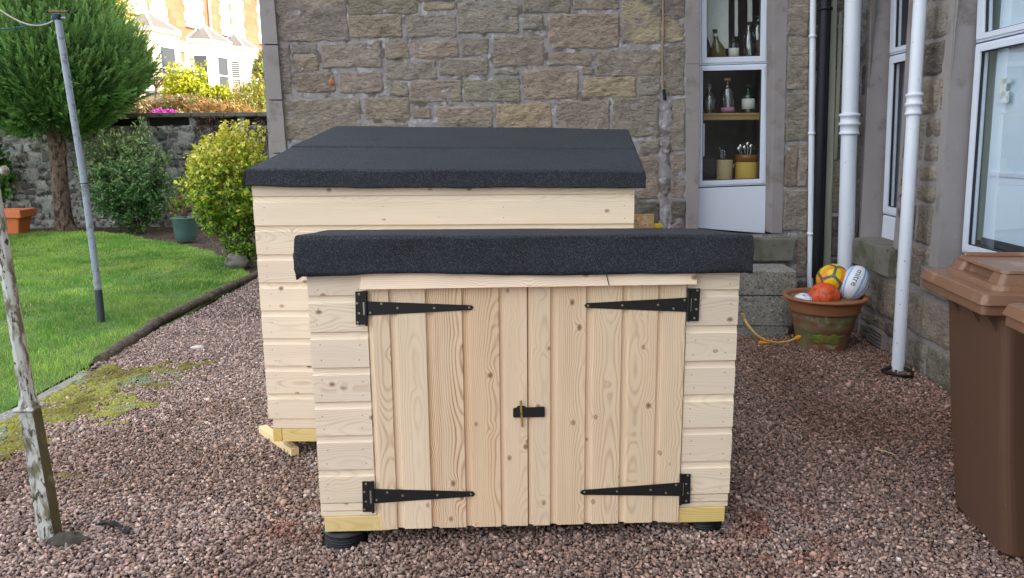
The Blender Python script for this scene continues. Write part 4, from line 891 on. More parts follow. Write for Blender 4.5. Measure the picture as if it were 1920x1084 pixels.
# blades
MAT['grass'] = leaf('grass_blades', .35, .55)
NB = 330000
bx0 = rng.uniform(-12.5, -2.9, NB); by0 = 3.6+(rng.random(NB)**1.25)*11.2
k = lawn_in(bx0, by0) & (bx0 > -.86*by0-.6); bx0, by0 = bx0[k], by0[k]; n = len(bx0)
dist = by0; sz = np.clip(dist/7, .8, 1.8); hgt = rng.uniform(.018, .05, n)*(1+.7*np.clip(fbm(bx0*4.5, by0*4.5, 0, 14, 2), -1, 1)); wd = .0022*sz*rng.uniform(.7, 1.3, n)
az = rng.uniform(0, 2*np.pi, n); ln = rng.uniform(.15, .9, n)*hgt; la = rng.uniform(0, 2*np.pi, n)+fbm(bx0*3, by0*3, 0, 2, 2)
px_, py_ = np.cos(az)*wd, np.sin(az)*wd; lx, ly = np.cos(la)*ln, np.sin(la)*ln; zb = -.015+fbm(bx0*.9, by0*.9, 0, 12, 3)*.012
V = np.zeros((n, 6, 3)); z0 = zb
V[:, 0] = np.stack([bx0-px_, by0-py_, z0], 1); V[:, 1] = np.stack([bx0+px_, by0+py_, z0], 1)
V[:, 2] = np.stack([bx0-px_*.8+lx*.35, by0-py_*.8+ly*.35, z0+hgt*.6], 1); V[:, 3] = np.stack([bx0+px_*.8+lx*.35, by0+py_*.8+ly*.35, z0+hgt*.6], 1)
V[:, 4] = np.stack([bx0-px_*.15+lx, by0-py_*.15+ly, z0+hgt], 1); V[:, 5] = np.stack([bx0+px_*.15+lx, by0+py_*.15+ly, z0+hgt], 1)
i6 = np.arange(n)[:, None]*6; Fc = np.concatenate([i6+[0, 1, 3, 2], i6+[2, 3, 5, 4]])
g1 = np.array(lin(100, 148, 58)); g2 = np.array(lin(160, 190, 92)); g3 = np.array(lin(192, 184, 120))
pt = np.clip(fbm(bx0*1.3, by0*1.3, 0, 21, 3)*.7+fbm(bx0*7, by0*7, 0, 25, 2)*.35+.45+rng.normal(0, .2, n), 0, 1)[:, None]; c = g1*(1-pt)+g2*pt
dry = (rng.random(n) < .05+.1*(fbm(bx0*2, by0*2, 0, 23, 2) > .6))[:, None]; c = np.where(dry, g3, c)*rng.uniform(.85, 1.5, (n, 1))*(1+.25*fbm(bx0*.8, by0*.8, 0, 99, 3))[:, None]
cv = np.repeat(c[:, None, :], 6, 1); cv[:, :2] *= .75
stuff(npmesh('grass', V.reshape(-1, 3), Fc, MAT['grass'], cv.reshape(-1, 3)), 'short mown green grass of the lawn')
# a few fallen leaves
for i, (x, y) in enumerate([(314, 509), (212, 576), (90, 505), (280, 520)]):
    c = gp(x, y, .02); mb = MB(); a = rng.random()*6; e = np.array([math.cos(a), math.sin(a), .2])*.028; w_ = np.array([-math.sin(a), math.cos(a), .1])*.02
    mb.add([c-e, c-e*.4+w_, c+e*.4+w_*1.1, c+e*1.1, c+e*.4-w_, c-e*.5-w_*.8, c+[0, 0, .006]], [(0, 1, 6), (1, 2, 6), (2, 3, 6), (3, 4, 6), (4, 5, 6), (5, 0, 6)], 0, (*[lin(196, 110, 60), lin(90, 70, 50), lin(110, 80, 50), lin(84, 70, 44)][i], 1))
    o = mb.build('fallen_leaf', leaf('dry_leaf', .2)); setp(o, ['orange brown fallen leaf lying far out on the lawn', 'dark curled leaf on the grass just right of the steel pole foot', 'dark brown leaf on the grass between the white post and the steel pole', 'small olive leaf on the lawn near the orange leaf'][i], 'leaf', 'fallen leaves on the lawn')
# edging logs and path edge strip
MAT['log'] = mat('log_bark', lin(92, 82, 68), .95, var=.5, vs=14, bump=.9, bs=70, bd=.006, spots=(lin(60, 52, 44), 20, .5, .6), spots2=(lin(140, 138, 118), 34, .58, .66))
def log(p0, p1, r, label):
    p0 = np.array(p0); p1 = np.array(p1); k = 24; t = np.linspace(0, 1, k)[:, None]; P_ = p0+(p1-p0)*t; P_[:, 0] += fbm(P_[:, 1]*2, 0, 0, 3, 2)*.012; P_[:, 2] += r*.35+fbm(P_[:, 1]*3, 1, 0, 3, 2)*.006
    mb = MB(); mb.tube(P_, r*(1+.08*fbm(t[:, 0]*12, 0, 0, 5, 2)), 12); o = mb.build('edging_log', MAT['log']); setp(o, label, 'log', 'logs edging the lawn')
log(gp(188, 681), gp(292, 612), .05, 'nearest half round edging log, sawn end showing, between lawn and gravel')
log(gp(286, 613), gp(392, 559), .045, 'middle edging log lying between lawn and gravel')
log(gp(388, 559), gp(484, 516), .045, 'farthest edging log reaching towards the yellow shrub')
mb = MB(); B_, A_ = np.meshgrid(np.linspace(3.4, 5.35, 40), np.linspace(0, 1, 6)); xs = LAWN_X-.03+A_*.14+fbm(B_*2, 0, 0, 8, 2)*.03
mb.grid(np.stack([xs, B_, .001+0*B_+fbm(xs*20, B_*20, 0, 2, 2)*.003], -1), 0); structure(mb.build('path_edge', MAT['conc']))
# gravel
MAT['gravbase'] = mat('gravel_bed', lin(74, 62, 56), .95, var=.6, vs=60, bump=1, bs=120, bd=.01)
def gz(x, y): return fbm(np.asarray(x)*1.3, np.asarray(y)*1.3, 0, 41, 3)*.008
X, Y = np.meshgrid(np.linspace(LAWN_X+.05, 3.2, 90), np.linspace(.6, 10.5, 130), indexing='ij'); mb = MB(); mb.grid(np.stack([X, Y, gz(X, Y)-.012], -1), 0); structure(mb.build('gravel_bed', MAT['gravbase'], loc=(0, 0, 0)))
t = (1+5**.5)/2; ico = np.array([[-1, t, 0], [1, t, 0], [-1, -t, 0], [1, -t, 0], [0, -1, t], [0, 1, t], [0, -1, -t], [0, 1, -t], [t, 0, -1], [t, 0, 1], [-t, 0, -1], [-t, 0, 1]])/1.9
icf = np.array([[0, 11, 5], [0, 5, 1], [0, 1, 7], [0, 7, 10], [0, 10, 11], [1, 5, 9], [5, 11, 4], [11, 10, 2], [10, 7, 6], [7, 1, 8], [3, 9, 4], [3, 4, 2], [3, 2, 6], [3, 6, 8], [3, 8, 9], [4, 9, 5], [2, 4, 11], [6, 2, 10], [8, 6, 7], [9, 8, 1]])
var_ = []
for i in range(24):
    q = ico*rng.uniform(.62, 1.2, (12, 1)); q[:, 0] *= rng.uniform(1.05, 1.7); q[:, 2] *= rng.uniform(.42, .68)
    # chop to make facets
    for _ in range(6):
        nn = rng.normal(size=3); nn /= np.linalg.norm(nn); dd = rng.uniform(.38, .66); sdot = q@nn; q = q-np.maximum(sdot-dd, 0)[:, None]*nn
    var_.append(q)
var_ = np.array(var_)
def gravel_pts(x0, x1, y0, y1, sp, jit=.48):
    gx, gy = np.meshgrid(np.arange(x0, x1, sp), np.arange(y0, y1, sp*.87)); gx = gx+(np.arange(gx.shape[0]) % 2)[:, None]*sp*.5
    gx = gx.ravel()+rng.uniform(-jit, jit, gx.size)*sp; gy = gy.ravel()+rng.uniform(-jit, jit, gy.size)*sp; return gx, gy
def moss_mask(x, y):
    e = fbm(x*1.5, y*1.5, 0, 51, 3)*.45+fbm(x*7, y*7, 0, 52, 2)*.30+fbm(x*22, y*22, 0, 53, 2)*.18
    return (np.clip((-2.50+e*.75-x)*2.2, -1, 1) > .12) & (y > 3.25+e*.3) & (y < 5.35+e*.6)
gxs, gys, lay = [], [], []
for l, (sp, pr_) in enumerate(((.0142, 1.0), (.0178, .75))):
    a, b = gravel_pts(-3.15, 3.0, 1.6, 7.0, sp); gxs.append(a); gys.append(b); lay.append(np.full(len(a), l))
a, b = gravel_pts(-3.15, -1.6, 7.0, 10.2, .021); gxs.append(a); gys.append(b); lay.append(np.zeros(len(a)))
gx = np.concatenate(gxs); gy = np.concatenate(gys); lay = np.concatenate(lay)
rl = np.stack([gx, gy], 1)-WR.P0[:2]; keep = (rl@WR.n[:2] > -.01) & ((np.stack([gx, gy], 1)-WB.P0[:2])@WB.n[:2] > -.01)
keep |= gx < sL0+CX-.05
keep &= gx > LAWN_X+.02+np.where(gy < 5.3, .1, 0)+fbm(gy*2, 0, 0, 8, 2)*.02
keep &= (np.abs(gx) < .80*gy+.55)
q = np.stack([gx, gy], 1)-FS.P0[:2]; ss, dd_ = q@FS.e[:2], q@FS.n[:2]; keep &= ~((ss > .15) & (ss < FSW-.15) & (dd_ < -.2) & (dd_ > -.6))
q = np.stack([gx, gy], 1)-BS.P0[:2]; ss, dd_ = q@BS.e[:2], q@BS.n[:2]; keep &= ~((ss > x0+.35) & (ss < x1-.2) & (dd_ < -.25) & (dd_ > -1.2))
keep &= ((gx-PED[0][0])**2+(gy-PED[0][1])**2 > .103**2) | (rng.random(len(gx)) < .12)
mm = moss_mask(gx, gy); keep &= ~(mm & (rng.random(len(gx)) < .80))
gx, gy, lay = gx[keep], gy[keep], lay[keep]; n = len(gx); print('gravel', n)
vi = rng.integers(0, 24, n); sc_ = 0.0097*np.exp(rng.normal(0, .27, n)); sc_ = np.where(lay == 1, sc_*1.05, sc_)
qq = rng.normal(size=(n, 4)); flat = rng.random(n) < .8; qq[flat, 1:3] *= .35; qq /= np.linalg.norm(qq, axis=1)[:, None]; w_, x1_, y1_, z1_ = qq.T
Rm = np.stack([1-2*(y1_**2+z1_**2), 2*(x1_*y1_-z1_*w_), 2*(x1_*z1_+y1_*w_), 2*(x1_*y1_+z1_*w_), 1-2*(x1_**2+z1_**2), 2*(y1_*z1_-x1_*w_), 2*(x1_*z1_-y1_*w_), 2*(y1_*z1_+x1_*w_), 1-2*(x1_**2+y1_**2)], 1).reshape(n, 3, 3)
V = np.einsum('nij,nkj->nki', Rm, var_[vi])*sc_[:, None, None]
zc = gz(gx, gy)+np.where(lay == 1, .006, -.003)+rng.uniform(-.004, .006, n)
V += np.stack([gx, gy, zc], 1)[:, None, :]
pal = np.array([0.0])
pal = np.array([1.06, .985, .93])*np.array([lin(172, 146, 136), lin(154, 130, 122), lin(188, 164, 150), lin(136, 114, 108), lin(182, 152, 132), lin(162, 148, 142), lin(144, 134, 132), lin(200, 180, 166), lin(112, 94, 90), lin(206, 198, 190), lin(170, 128, 108)])
_l = pal.mean(1, keepdims=True); pal = pal*.72+_l*.28*np.array([1.04, 1.0, .97]); pw = np.array([.2, .17, .12, .13, .1, .08, .07, .05, .05, .012, .018]); ci = rng.choice(11, n, p=pw/pw.sum()); c = pal[ci]*np.exp(rng.normal(0, .25, (n, 1)))
# redder stones at the right side and two red stains near the front shed
red = np.clip((gx-.6)*.5, 0, 1)*.42; red = np.maximum(red, np.exp(-(((gx+.93)/.16)**2+((gy-3.02)/.10)**2))*1.3*(fbm(gx*9, gy*9, 0, 3, 2) > -.3)); red = np.maximum(red, np.exp(-(((gx-1.1)/.22)**2+((gy-2.95)/.35)**2))*1.2*(fbm(gx*7, gy*7, 0, 4, 2) > -.1))
red = np.clip(red, 0, 1)[:, None]; c = c*(1-red)+c*np.array([.98, .74, .66])*red*.92
darken = np.clip((gx-.75)*.9, 0, 1)*np.clip((gy-2.6)*.9, 0, 1)*(.8+.3*fbm(gx*1.7, gy*1.7, 0, 61, 3)); darken = np.clip(np.maximum(darken, .5*(fbm(gx*1.1, gy*1.1, 0, 63, 3) > .5)), 0, 1)[:, None]; c = c*(1-darken*np.array([.38, .46, .52]))  # darker, browner stones towards the right and back, plus noise patches
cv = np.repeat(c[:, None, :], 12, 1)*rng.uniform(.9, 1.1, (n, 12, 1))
Fc = (icf[None]+(np.arange(n)*12)[:, None, None]).reshape(-1, 3)
MAT['pebble'] = mat('gravel_stone', (1, 1, 1), .78, var=.28, vs=190, bump=.3, bs=500, bd=.001, tint=True, spec=.3)
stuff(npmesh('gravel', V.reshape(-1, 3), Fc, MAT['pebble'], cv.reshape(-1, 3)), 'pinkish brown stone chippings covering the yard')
# bigger pale stone
mb = MB(); c = gp(372, 651, .015); mb.ball(c, (.055, .035, .02), 14, 10, noise=.3, seed=3); o = mb.build('pale_stone', mat('white_stone', lin(200, 192, 184), .8, var=.2, vs=30, bump=.5, bs=60)); setp(o, 'larger pale stone lying alone on the gravel left of the rear shed', 'stone')
mb = MB(); a = gp(1640, 843, .02); b = gp(1678, 853, .02); mb.tube([a, (a+b)/2+[0, 0, .006], b], .0022, 5); o = mb.build('twig', mat('pale_twig', lin(214, 190, 150), .8)); setp(o, 'thin pale twig lying on the gravel at the right', 'twig')
# moss
NM = 26000; mxx = rng.uniform(-3.05, -1.7, NM*3); myy = rng.uniform(2.7, 5.9, NM*3); kk_ = moss_mask(mxx, myy) & (mxx > LAWN_X+.1); _mc = gp(132, 893); kk_ |= (((mxx-_mc[0])/.09)**2+((myy-_mc[1])/.022)**2 < 1+fbm(mxx*20, myy*20, 0, 7, 2)*.6)
mxx, myy = mxx[kk_], myy[kk_]; n = len(mxx); r = rng.uniform(.006, .013, n); 
V = (ico*[1, 1, .8])[None]*r[:, None, None]*rng.uniform(.7, 1.3, (n, 12, 1)); V += np.stack([mxx, myy, gz(mxx, myy)+.004+.014*np.clip(fbm(mxx*14, myy*14, 0, 71, 2), -.4, 1)], 1)[:, None]
tt = np.clip(fbm(mxx*4, myy*4, 0, 72, 3)*.8+.5+rng.normal(0, .15, n), 0, 1)[:, None]; c = np.array(lin(112, 104, 42))*(1-tt)+np.array(lin(148, 148, 66))*tt
sil = (fbm(mxx*5.5, myy*5.5, 0, 73, 3) > .75)[:, None]; c = np.where(sil & (rng.random((n, 1)) < .7), np.array(lin(128, 142, 116)), c)*rng.uniform(.8, 1.15, (n, 1))
Fc = (icf[None]+(np.arange(n)*12)[:, None, None]).reshape(-1, 3)
stuff(npmesh('moss', V.reshape(-1, 3), Fc, mat('moss', (1, 1, 1), .9, var=.3, vs=200, tint=True), np.repeat(c[:, None], 12, 1).reshape(-1, 3)), 'yellow green moss creeping over the gravel')

# scattered dead leaf bits and weeds between the stones
n = 420; xx = rng.uniform(-3.0, 2.75, n); yy = 2.5+rng.random(n)**1.3*6.5; k = ((xx < -1.5) | (yy < 6.2)) & ~((xx > -1.4) & (xx < .9) & (yy > 2.85) & (yy < 5.3)); xx, yy = xx[k], yy[k]
edge_ = rng.uniform(3.0, 6.2, 130); xx = np.append(xx, 2.72-.061*(edge_-4.7)*-1-rng.random(130)**2*.25); yy = np.append(yy, edge_); n = len(xx)
P = np.stack([xx, yy, gz(xx, yy)+.012+rng.uniform(0, .006, n)], 1); A_ = rdir(n)*[1, 1, .25]; V, F_ = leaves_np(P, A_, rng.uniform(.012, .034, n), rng.uniform(.005, .014, n)); c = np.array([lin(120, 88, 60), lin(84, 62, 44), lin(170, 140, 100), lin(96, 120, 52)])[rng.choice(4, n, p=[.38, .3, .2, .12])]
stuff(npmesh('leaf_debris', V, F_, leaf('debris', .1), np.repeat(c, 4, 0)), 'tiny dead leaf bits scattered over the gravel')
# ------------------------------------------------------------------ posts and washing lines
MAT['flaky'] = mat('flaking_white_paint', lin(196, 198, 192), .7, var=.3, vs=12, bump=1, bs=70, bd=.004, spots=(lin(112, 108, 84), 30, .44, .60), spots2=(lin(70, 66, 48), 62, .55, .63), stretch=(1, 1, .35))
root = thing('clothes_post', tuple(gp(100, 1008)), 'leaning old post with flaking white paint and a square base collar at the left edge', 'post')
yq = gp(100, 1008)[1]; PL = Fr((0, yq, 0), 0); P3 = lambda x, y: PL.w(*PL.px(x, y), 0)
b0, b1, b2, b3 = P3(97, 1012), P3(56, 768), P3(50, 735), P3(-12, 350); ax = (b3-b0)/np.linalg.norm(b3-b0)
mb = MB(); mb.tube([b0-ax*.05, b0+(b1-b0)*.5, b1], [.047, .045, .042], 4, sq=True, sm=False)
for fi in (3, 7): mb.m[fi] = 1
mb.build('base', [MAT['flaky'], mat('algae_paint', lin(92, 88, 62), .8, var=.4, vs=18, bump=.8, bs=60, bd=.003, spots=(lin(130, 128, 108), 26, .58, .66), stretch=(1, 1, .4))], root, bevel=.005)
mb = MB(); mb.tube([b1, b1+ax*.006, b1+ax*.012, b1+ax*.02], [.052, .062, .062, .050], 4, sq=True, sm=False); mb.build('collar', MAT['flaky'], root, bevel=.003)
mb = MB(); top = b1+ax*2.2
sh = [(.040, .02), (.034, .045), (.029, .09), (.027, .4), (.022, 1.2), (.018, 2.2)]
mb.tube([b1+ax*z for r_, z in sh], [r_ for r_, z in sh], 8, sm=False); mb.build('shaft', MAT['flaky'], root, bevel=.003)
kb = P3(-14, 322); mb = MB(); mb.tube([kb, P3(2, 320)+[0, 0, 0]], .011, 8); mb.ball(P3(8, 320), (.017, .017, .02), 14, 10); mb.build('hook', MAT['flaky'], root)
mb = MB(); mb.ball(gp(124, 1016)+[0, 0, .0], (.085, .045, .03), 20, 10, noise=.5, seed=9); o = mb.build('post_socket', mat('dark_iron_scale', lin(72, 66, 58), .9, var=.4, vs=30, bump=.6, bs=60), root)
MAT['rag'] = mat('black_membrane', (.012, .013, .016), .8, bump=.5, bs=90)
mb = MB()
A_, B_ = np.meshgrid(np.linspace(0, 1, 16), np.linspace(-1, 1, 6), indexing='ij'); a = gp(188, 986); b = gp(246, 1002)
X_ = a+(b-a)*A_[..., None]; X_[..., 1] += B_*.018+fbm(A_*5, B_, 0, 3, 2)*.012; X_[..., 2] = .024+fbm(A_*6, B_*2, 0, 7, 2)*.010; mb.grid(X_); o = mb.build('membrane_scrap', MAT['rag'], solid=.003); setp(o, 'torn black membrane showing through gravel right of the white post', 'fabric')
MAT['galv'] = mat('galvanised_steel', lin(150, 162, 176), .42, .0, var=.12, vs=30, spots=(lin(120, 126, 134), 18, .55, .62))
g0 = gp(190, 600); PP = Fr((0, g0[1], 0), 0); P4 = lambda x, y: PP.w(*PP.px(x, y), 0)
root = thing('washing_pole', tuple(g0), 'tall galvanised steel washing line pole with dark foot sleeve, standing on the lawn', 'pole')
f0, f1, s1_, t1 = P4(190, 602), P4(184, 543), P4(158, 344), P4(109, 38); e_ = (t1-f0)/np.linalg.norm(t1-f0)
mb = MB(); mb.tube([f0-[0, 0, .05], f1], .034, 18); mb.build('foot_sleeve', mat('dark_sleeve', lin(58, 66, 76), .5), root)
mb = MB(); mb.tube([f1-e_*.01, s1_], .030, 18); mb.tube([s1_+e_*.002, t1], .0285, 18); mb.tube([s1_-e_*.004, s1_+e_*.004], .0315, 18, 1); mb.build('tube', [MAT['galv'], MAT['pedestal']], root)
mb = MB(); mb.tube([t1-e_*.0, t1+e_*.045], .031, 16); mb.build('cap', MAT['pedestal'], root)
c1_ = P4(106, 22)
mb = MB(); mb.tube([P4(90, 22), P4(127, 22)], .0085, 8, 0); mb.ball(P4(89, 22), (.014, .014, .014), 10, 8, 1); mb.ball(P4(128, 22), (.014,)*3, 10, 8, 1); mb.tube([P4(97, 33), P4(123, 34)], .0095, 8, 2); mb.build('cleat', [mat('rusty_bar', lin(128, 78, 66), .6), MAT['pedestal'], MAT['galv']], root)
k1 = P4(103, 36)
def rope(pts, r, m, name, label):
    mb = MB(); mb.tube(pts, r, 8); o = mb.build(name, m); setp(o, label, 'washing line', 'washing lines tied to the steel pole')
p = [P4(x, y) for x, y in ((106, 30), (100, 39), (88, 45), (72, 48), (56, 47), (40, 42), (22, 33), (0, 19), (-60, -20), (-140, -75))]; rope(p, .0065, mat('white_rope', lin(196, 186, 170), .7), 'washing_line', 'sagging white washing line tied to the pole top')
p = [P4(x, y) for x, y in ((104, 38), (90, 42), (60, 47), (30, 52), (0, 56), (-60, 63), (-140, 70))]; rope(p, .005, mat('blue_rope', lin(50, 82, 120), .7), 'washing_line', 'thin blue washing line running left from the pole top')
mb = MB(); 
for k in range(4): 
    c = P4(106, 27+k*3.2); an = np.linspace(0, 2*math.pi, 17); mb.tube([c+[.034*math.cos(a), .034*math.sin(a), .006*math.sin(a+k)] for a in an], .0045, 6, cap=False)
mb.build('knot', mat('blue_rope2', lin(60, 84, 120), .7), root)

# ------------------------------------------------------------------ pots
def P_at(x, y, back=0): c = gp(x, y); c[1] += back; return c
MAT['terra'] = mat('old_terracotta', lin(126, 86, 62), .7, var=.3, vs=8, bump=.25, bs=40, bd=.002, spots=(lin(112, 112, 72), 5, .46, .62), spots2=(lin(160, 152, 130), 9, .56, .70))
MAT['terrarim'] = mat('terracotta_rim', lin(152, 98, 64), .6, var=.2, vs=14)
pc = gp(1553, 655); zc_ = (pc-EYE)@f_; u1 = zc_/FOC
pc = gp(1549, 655-0)*1.0; _d = gp(1549, 648)-EYE; pc = np.array([ (1549-960)/FOC*0, 0, 0])+gp(1540, 650); zc_ = (pc-EYE)@f_; u1 = zc_/FOC; rb_, rt_ = 45*u1, 67*u1
Pf = Fr((0, pc[1]-rt_*.0, 0), 0); hr = Pf.px(1553, 553)[1]; print('pot', pc, rb_, rt_, hr)
root = thing('terracotta_pot', tuple(pc), 'large weathered terracotta pot holding balls in the corner of the yard', 'plant pot')
mb = MB(); mb.lathe(pc, [(rb_, -.02), (rb_, .01), (rb_*1.06, hr*.2), (rb_*1.13, hr*.38), (rb_*1.16, hr*.40), (rb_*1.15, hr*.42), (rb_*1.18, hr*.44), (rb_*1.17, hr*.46), (rb_*1.24, hr*.58), (rb_*1.26, hr*.60), (rb_*1.25, hr*.62), (rb_*1.27, hr*.64), (rb_*1.265, hr*.66), (rb_*1.29, hr*.74), (rb_*1.37, hr*.755), (rb_*1.38, hr*.95)], 56); mb.build('body', MAT['terra'], root)
mb = MB(); mb.lathe(pc, [(rb_*1.36, hr*.93), (rt_*1.09, hr*.95), (rt_*1.12, hr*.975), (rt_*1.09, hr), (rt_*.98, hr), (rt_*.96, hr*.93), (rt_*.93, hr*.73)], 56); mb.lathe(pc, [(rt_*.935, hr*.735), (0.001, hr*.74)], 40, 1); mb.build('rim', [MAT['terrarim'], MAT['soil']], root)
mb = MB(); an = np.linspace(-1.0, .55, 26); zz_ = np.linspace(.14, .40, 12); A_, Z_ = np.meshgrid(an, zz_, indexing='ij'); mg = np.clip(1-(((A_+.18)/.68)**2+((Z_-.27)/.12)**2)+fbm(A_*6, Z_*22, 0, 2, 3)*.45, -1, 1)
rr_ = rb_*(1+.33*Z_)+np.where(mg > .1, .0012, -.012); a0_ = A_-math.pi/2
mb.grid(np.stack([pc[0]+rr_*np.cos(a0_), pc[1]+rr_*np.sin(a0_), Z_*hr], -1), 0); mb.build('moss_patch', mat('pot_moss', lin(112, 128, 44), .95, var=.6, vs=30, bump=.7, bs=120, bd=.004, spots=(lin(120, 96, 60), 25, .5, .62)), root)
def soccer(ctr, r, base, seam, alt, name, label, rot=(0, 0, 0), hexw=1.0):
    ph = (1+5**.5)/2; iv = ico/np.linalg.norm(ico, axis=1)[:, None]; fcn = np.array([iv[f].sum(0) for f in icf]); fcn /= np.linalg.norm(fcn, axis=1)[:, None]
    from mathutils import Euler
    Rr = np.array(Euler(rot).to_matrix())
    def cf(D):
        D = D@Rr
        a = D@iv.T; Al = np.arccos(np.clip(a, -1, 1)); sr = np.sort(Al, -1); e = (sr[..., 1]-sr[..., 0])
        pent = (fbm(D[..., 0]*2, D[..., 1]*2, D[..., 2]*2, 12, 2) > .42)[..., None]; c = np.where(pent, np.array(alt), np.array(base)); wv_ = fbm(D[..., 0]*5, D[..., 1]*5, D[..., 2]*5, 3, 3)[..., None]; c = c*(1+.1*wv_)
        return np.where(((e < .16) & (e > .045))[..., None], np.array(seam), np.where((e <= .045)[..., None], np.array(lin(120, 124, 124)), c))
    mb = MB(); mb.ball(ctr, (r, r, r), 140, 90, cf=cf); o = mb.build(name, MAT['ball']); return o
MAT['ball'] = mat('ball_vinyl', (1, 1, 1), .38, var=.05, tint=True)
def at_y(x, y, Yv): r = ray(x, y); return EYE+r*(Yv/r[1])
yb_ = pc[1]
c = at_y(1561, 524, yb_+.06); o = soccer(c, .122, lin(232, 205, 20), (.02, .02, .03), lin(236, 150, 30), 'football', '', (.5, .3, .2)); setp(o, 'yellow football with dark panel seams at the back of the terracotta pot', 'ball', 'balls in the terracotta pot')
c = at_y(1545, 558, yb_-.04); mb = MB()
def cfo(D): q = fbm(D[..., 0]*5, D[..., 1]*5, D[..., 2]*5, 9, 3)[..., None]; return np.where(q > .32, np.array(lin(168, 70, 40)), np.array(lin(222, 88, 36))*(1+.12*q))
mb.ball(c, (.118,)*3, 90, 60, cf=cfo); o = mb.build('ball', MAT['ball']); setp(o, 'scuffed orange ball at the front of the terracotta pot', 'ball', 'balls in the terracotta pot')
c = at_y(1508, 562, yb_-.02); c[2] = hr-.045; mb = MB()
def cfb(D): q = fbm(D[..., 0]*3, D[..., 1]*3, D[..., 2]*3, 4, 2)[..., None]; return np.where(np.abs(q) < .14, np.array(lin(60, 120, 190)), np.array(lin(225, 228, 232)))
mb.ball(c, (.085, .085, .065), 90, 60, cf=cfb); o = mb.build('ball', MAT['ball']); setp(o, 'white ball with blue swirls, mostly hidden behind the orange ball', 'ball', 'balls in the terracotta pot')
# rugby ball, long axis from lower left to upper right, slightly tilted
c = at_y(1601, 531, yb_-.02); la_ = (CR*.44+CU*.86+f_*.12); la_ /= np.linalg.norm(la_); bx1 = np.cross(la_, f_); bx1 /= np.linalg.norm(bx1); by1 = np.cross(la_, bx1); RB = np.stack([bx1, by1, la_], 1); ra, rl_ = .105, .145
def cfr(D):
    ph_ = np.arctan2(D[..., 1], D[..., 0]); z = D[..., 2]; c = np.tile(np.array(lin(222, 226, 232)), D.shape[:2]+(1,))
    for k in range(4):
        a = np.abs((ph_-.35-k*math.pi/2+math.pi) % (2*math.pi)-math.pi); sw = np.abs(a-.10-.14*np.cos(z*1.6)); c = np.where((sw < .075)[..., None] & (np.abs(z) < .93)[..., None], np.array(lin(112, 172, 226)), c); c = np.where((a < .02)[..., None], np.array(lin(150, 156, 165)), c)
    return c
root = thing('rugby_ball', tuple(c), 'white and blue rugby ball with grey lettering standing in the right of the pot', 'ball', 'balls in the terracotta pot')
mb = MB(); mb.ball(c, (ra, ra, rl_), 160, 100, Rm=RB, cf=cfr); mb.build('body', MAT['ball'], root)
def text_mesh(txt, size, offset=0.0):
    cu = bpy.data.curves.new('lettering', 'FONT'); cu.body = txt; cu.size = size; cu.align_x = 'CENTER'; cu.align_y = 'CENTER'; cu.offset = offset; cu.resolution_u = 4
    to = bpy.data.objects.new('lettering', cu); COL.objects.link(to); dg = bpy.context.evaluated_depsgraph_get(); me = to.evaluated_get(dg).to_mesh()
    V = np.array([v.co[:] for v in me.vertices]); Fq = [tuple(p.vertices) for p in me.polygons]; to.evaluated_get(dg).to_mesh_clear(); bpy.data.objects.remove(to); return V, Fq
def wrap_text(txt, size, t_off, mat_, ang=0.0, off=0.0, zoff=0):
    V, Fq = text_mesh(txt, size, off)
    # letters read down the long axis; view direction side of the ball
    toward = EYE-c; ty = toward-(toward@la_)*la_; ty /= np.linalg.norm(ty); sx = np.cross(la_, ty)
    if sx@CR < 0: sx = -sx
    out = []
    for x, y, _ in V:
        l = -x+zoff; w_ = y+t_off; l = max(-.95*rl_, min(.95*rl_, l)); rr = ra*math.sqrt(max(.02, 1-(l/rl_)**2)); a = w_/ra
        out.append(c+la_*l+(rr+.0015)*(math.cos(a)*ty+math.sin(a)*sx))
    mb = MB(); mb.add(out, Fq); mb.build('lettering', mat_, root)
wrap_text('mitre', .066, .004, mat('grey_print', lin(96, 102, 104), .5), off=.0008, zoff=.016)
wrap_text('size 4', .014, -.048, mat('grey_print2', lin(120, 126, 130), .5), zoff=.02) if False else None
# hose
root = thing('garden_hose', tuple(gp(1440, 640)), 'yellow garden hose looping from the front shed to the terracotta pot', 'hose')
hy = 5.75
p = [at_y(1392, 588, hy), at_y(1396, 598, hy), at_y(1404, 612, hy-.05), at_y(1418, 628, hy-.1), at_y(1436, 639, hy-.12), at_y(1458, 643, hy-.12), at_y(1480, 640, hy-.1), at_y(1492, 635, hy-.08)]
for q in p: q[2] = max(q[2], .014)
mb = MB(); tt_ = np.linspace(0, len(p)-1, 40); pa = np.array(p); pi_ = np.stack([np.interp(tt_, range(len(p)), pa[:, k]) for k in range(3)], 1); pi_[1:-1] = (pi_[:-2]+pi_[1:-1]*2+pi_[2:])/4
mb.tube(pi_, .0095, 10); mb.build('tube', mat('yellow_hose', lin(196, 162, 84), .45), root)
mb = MB(); e = at_y(1500, 632, hy-.06); mb.tube([p[-1], p[-1]*.4+e*.6, e], [.014, .02, .015], 12); mb.build('connector', mat('orange_connector', lin(232, 150, 30), .4), root)
mb = MB(); q = gp(1432, 643, .02); mb.tube([q+[-.04, 0, 0], q+[.06, 0.01, 0]], [.016, .014], 10); mb.build('connector', mat('orange_connector2', lin(232, 150, 30), .4), root)
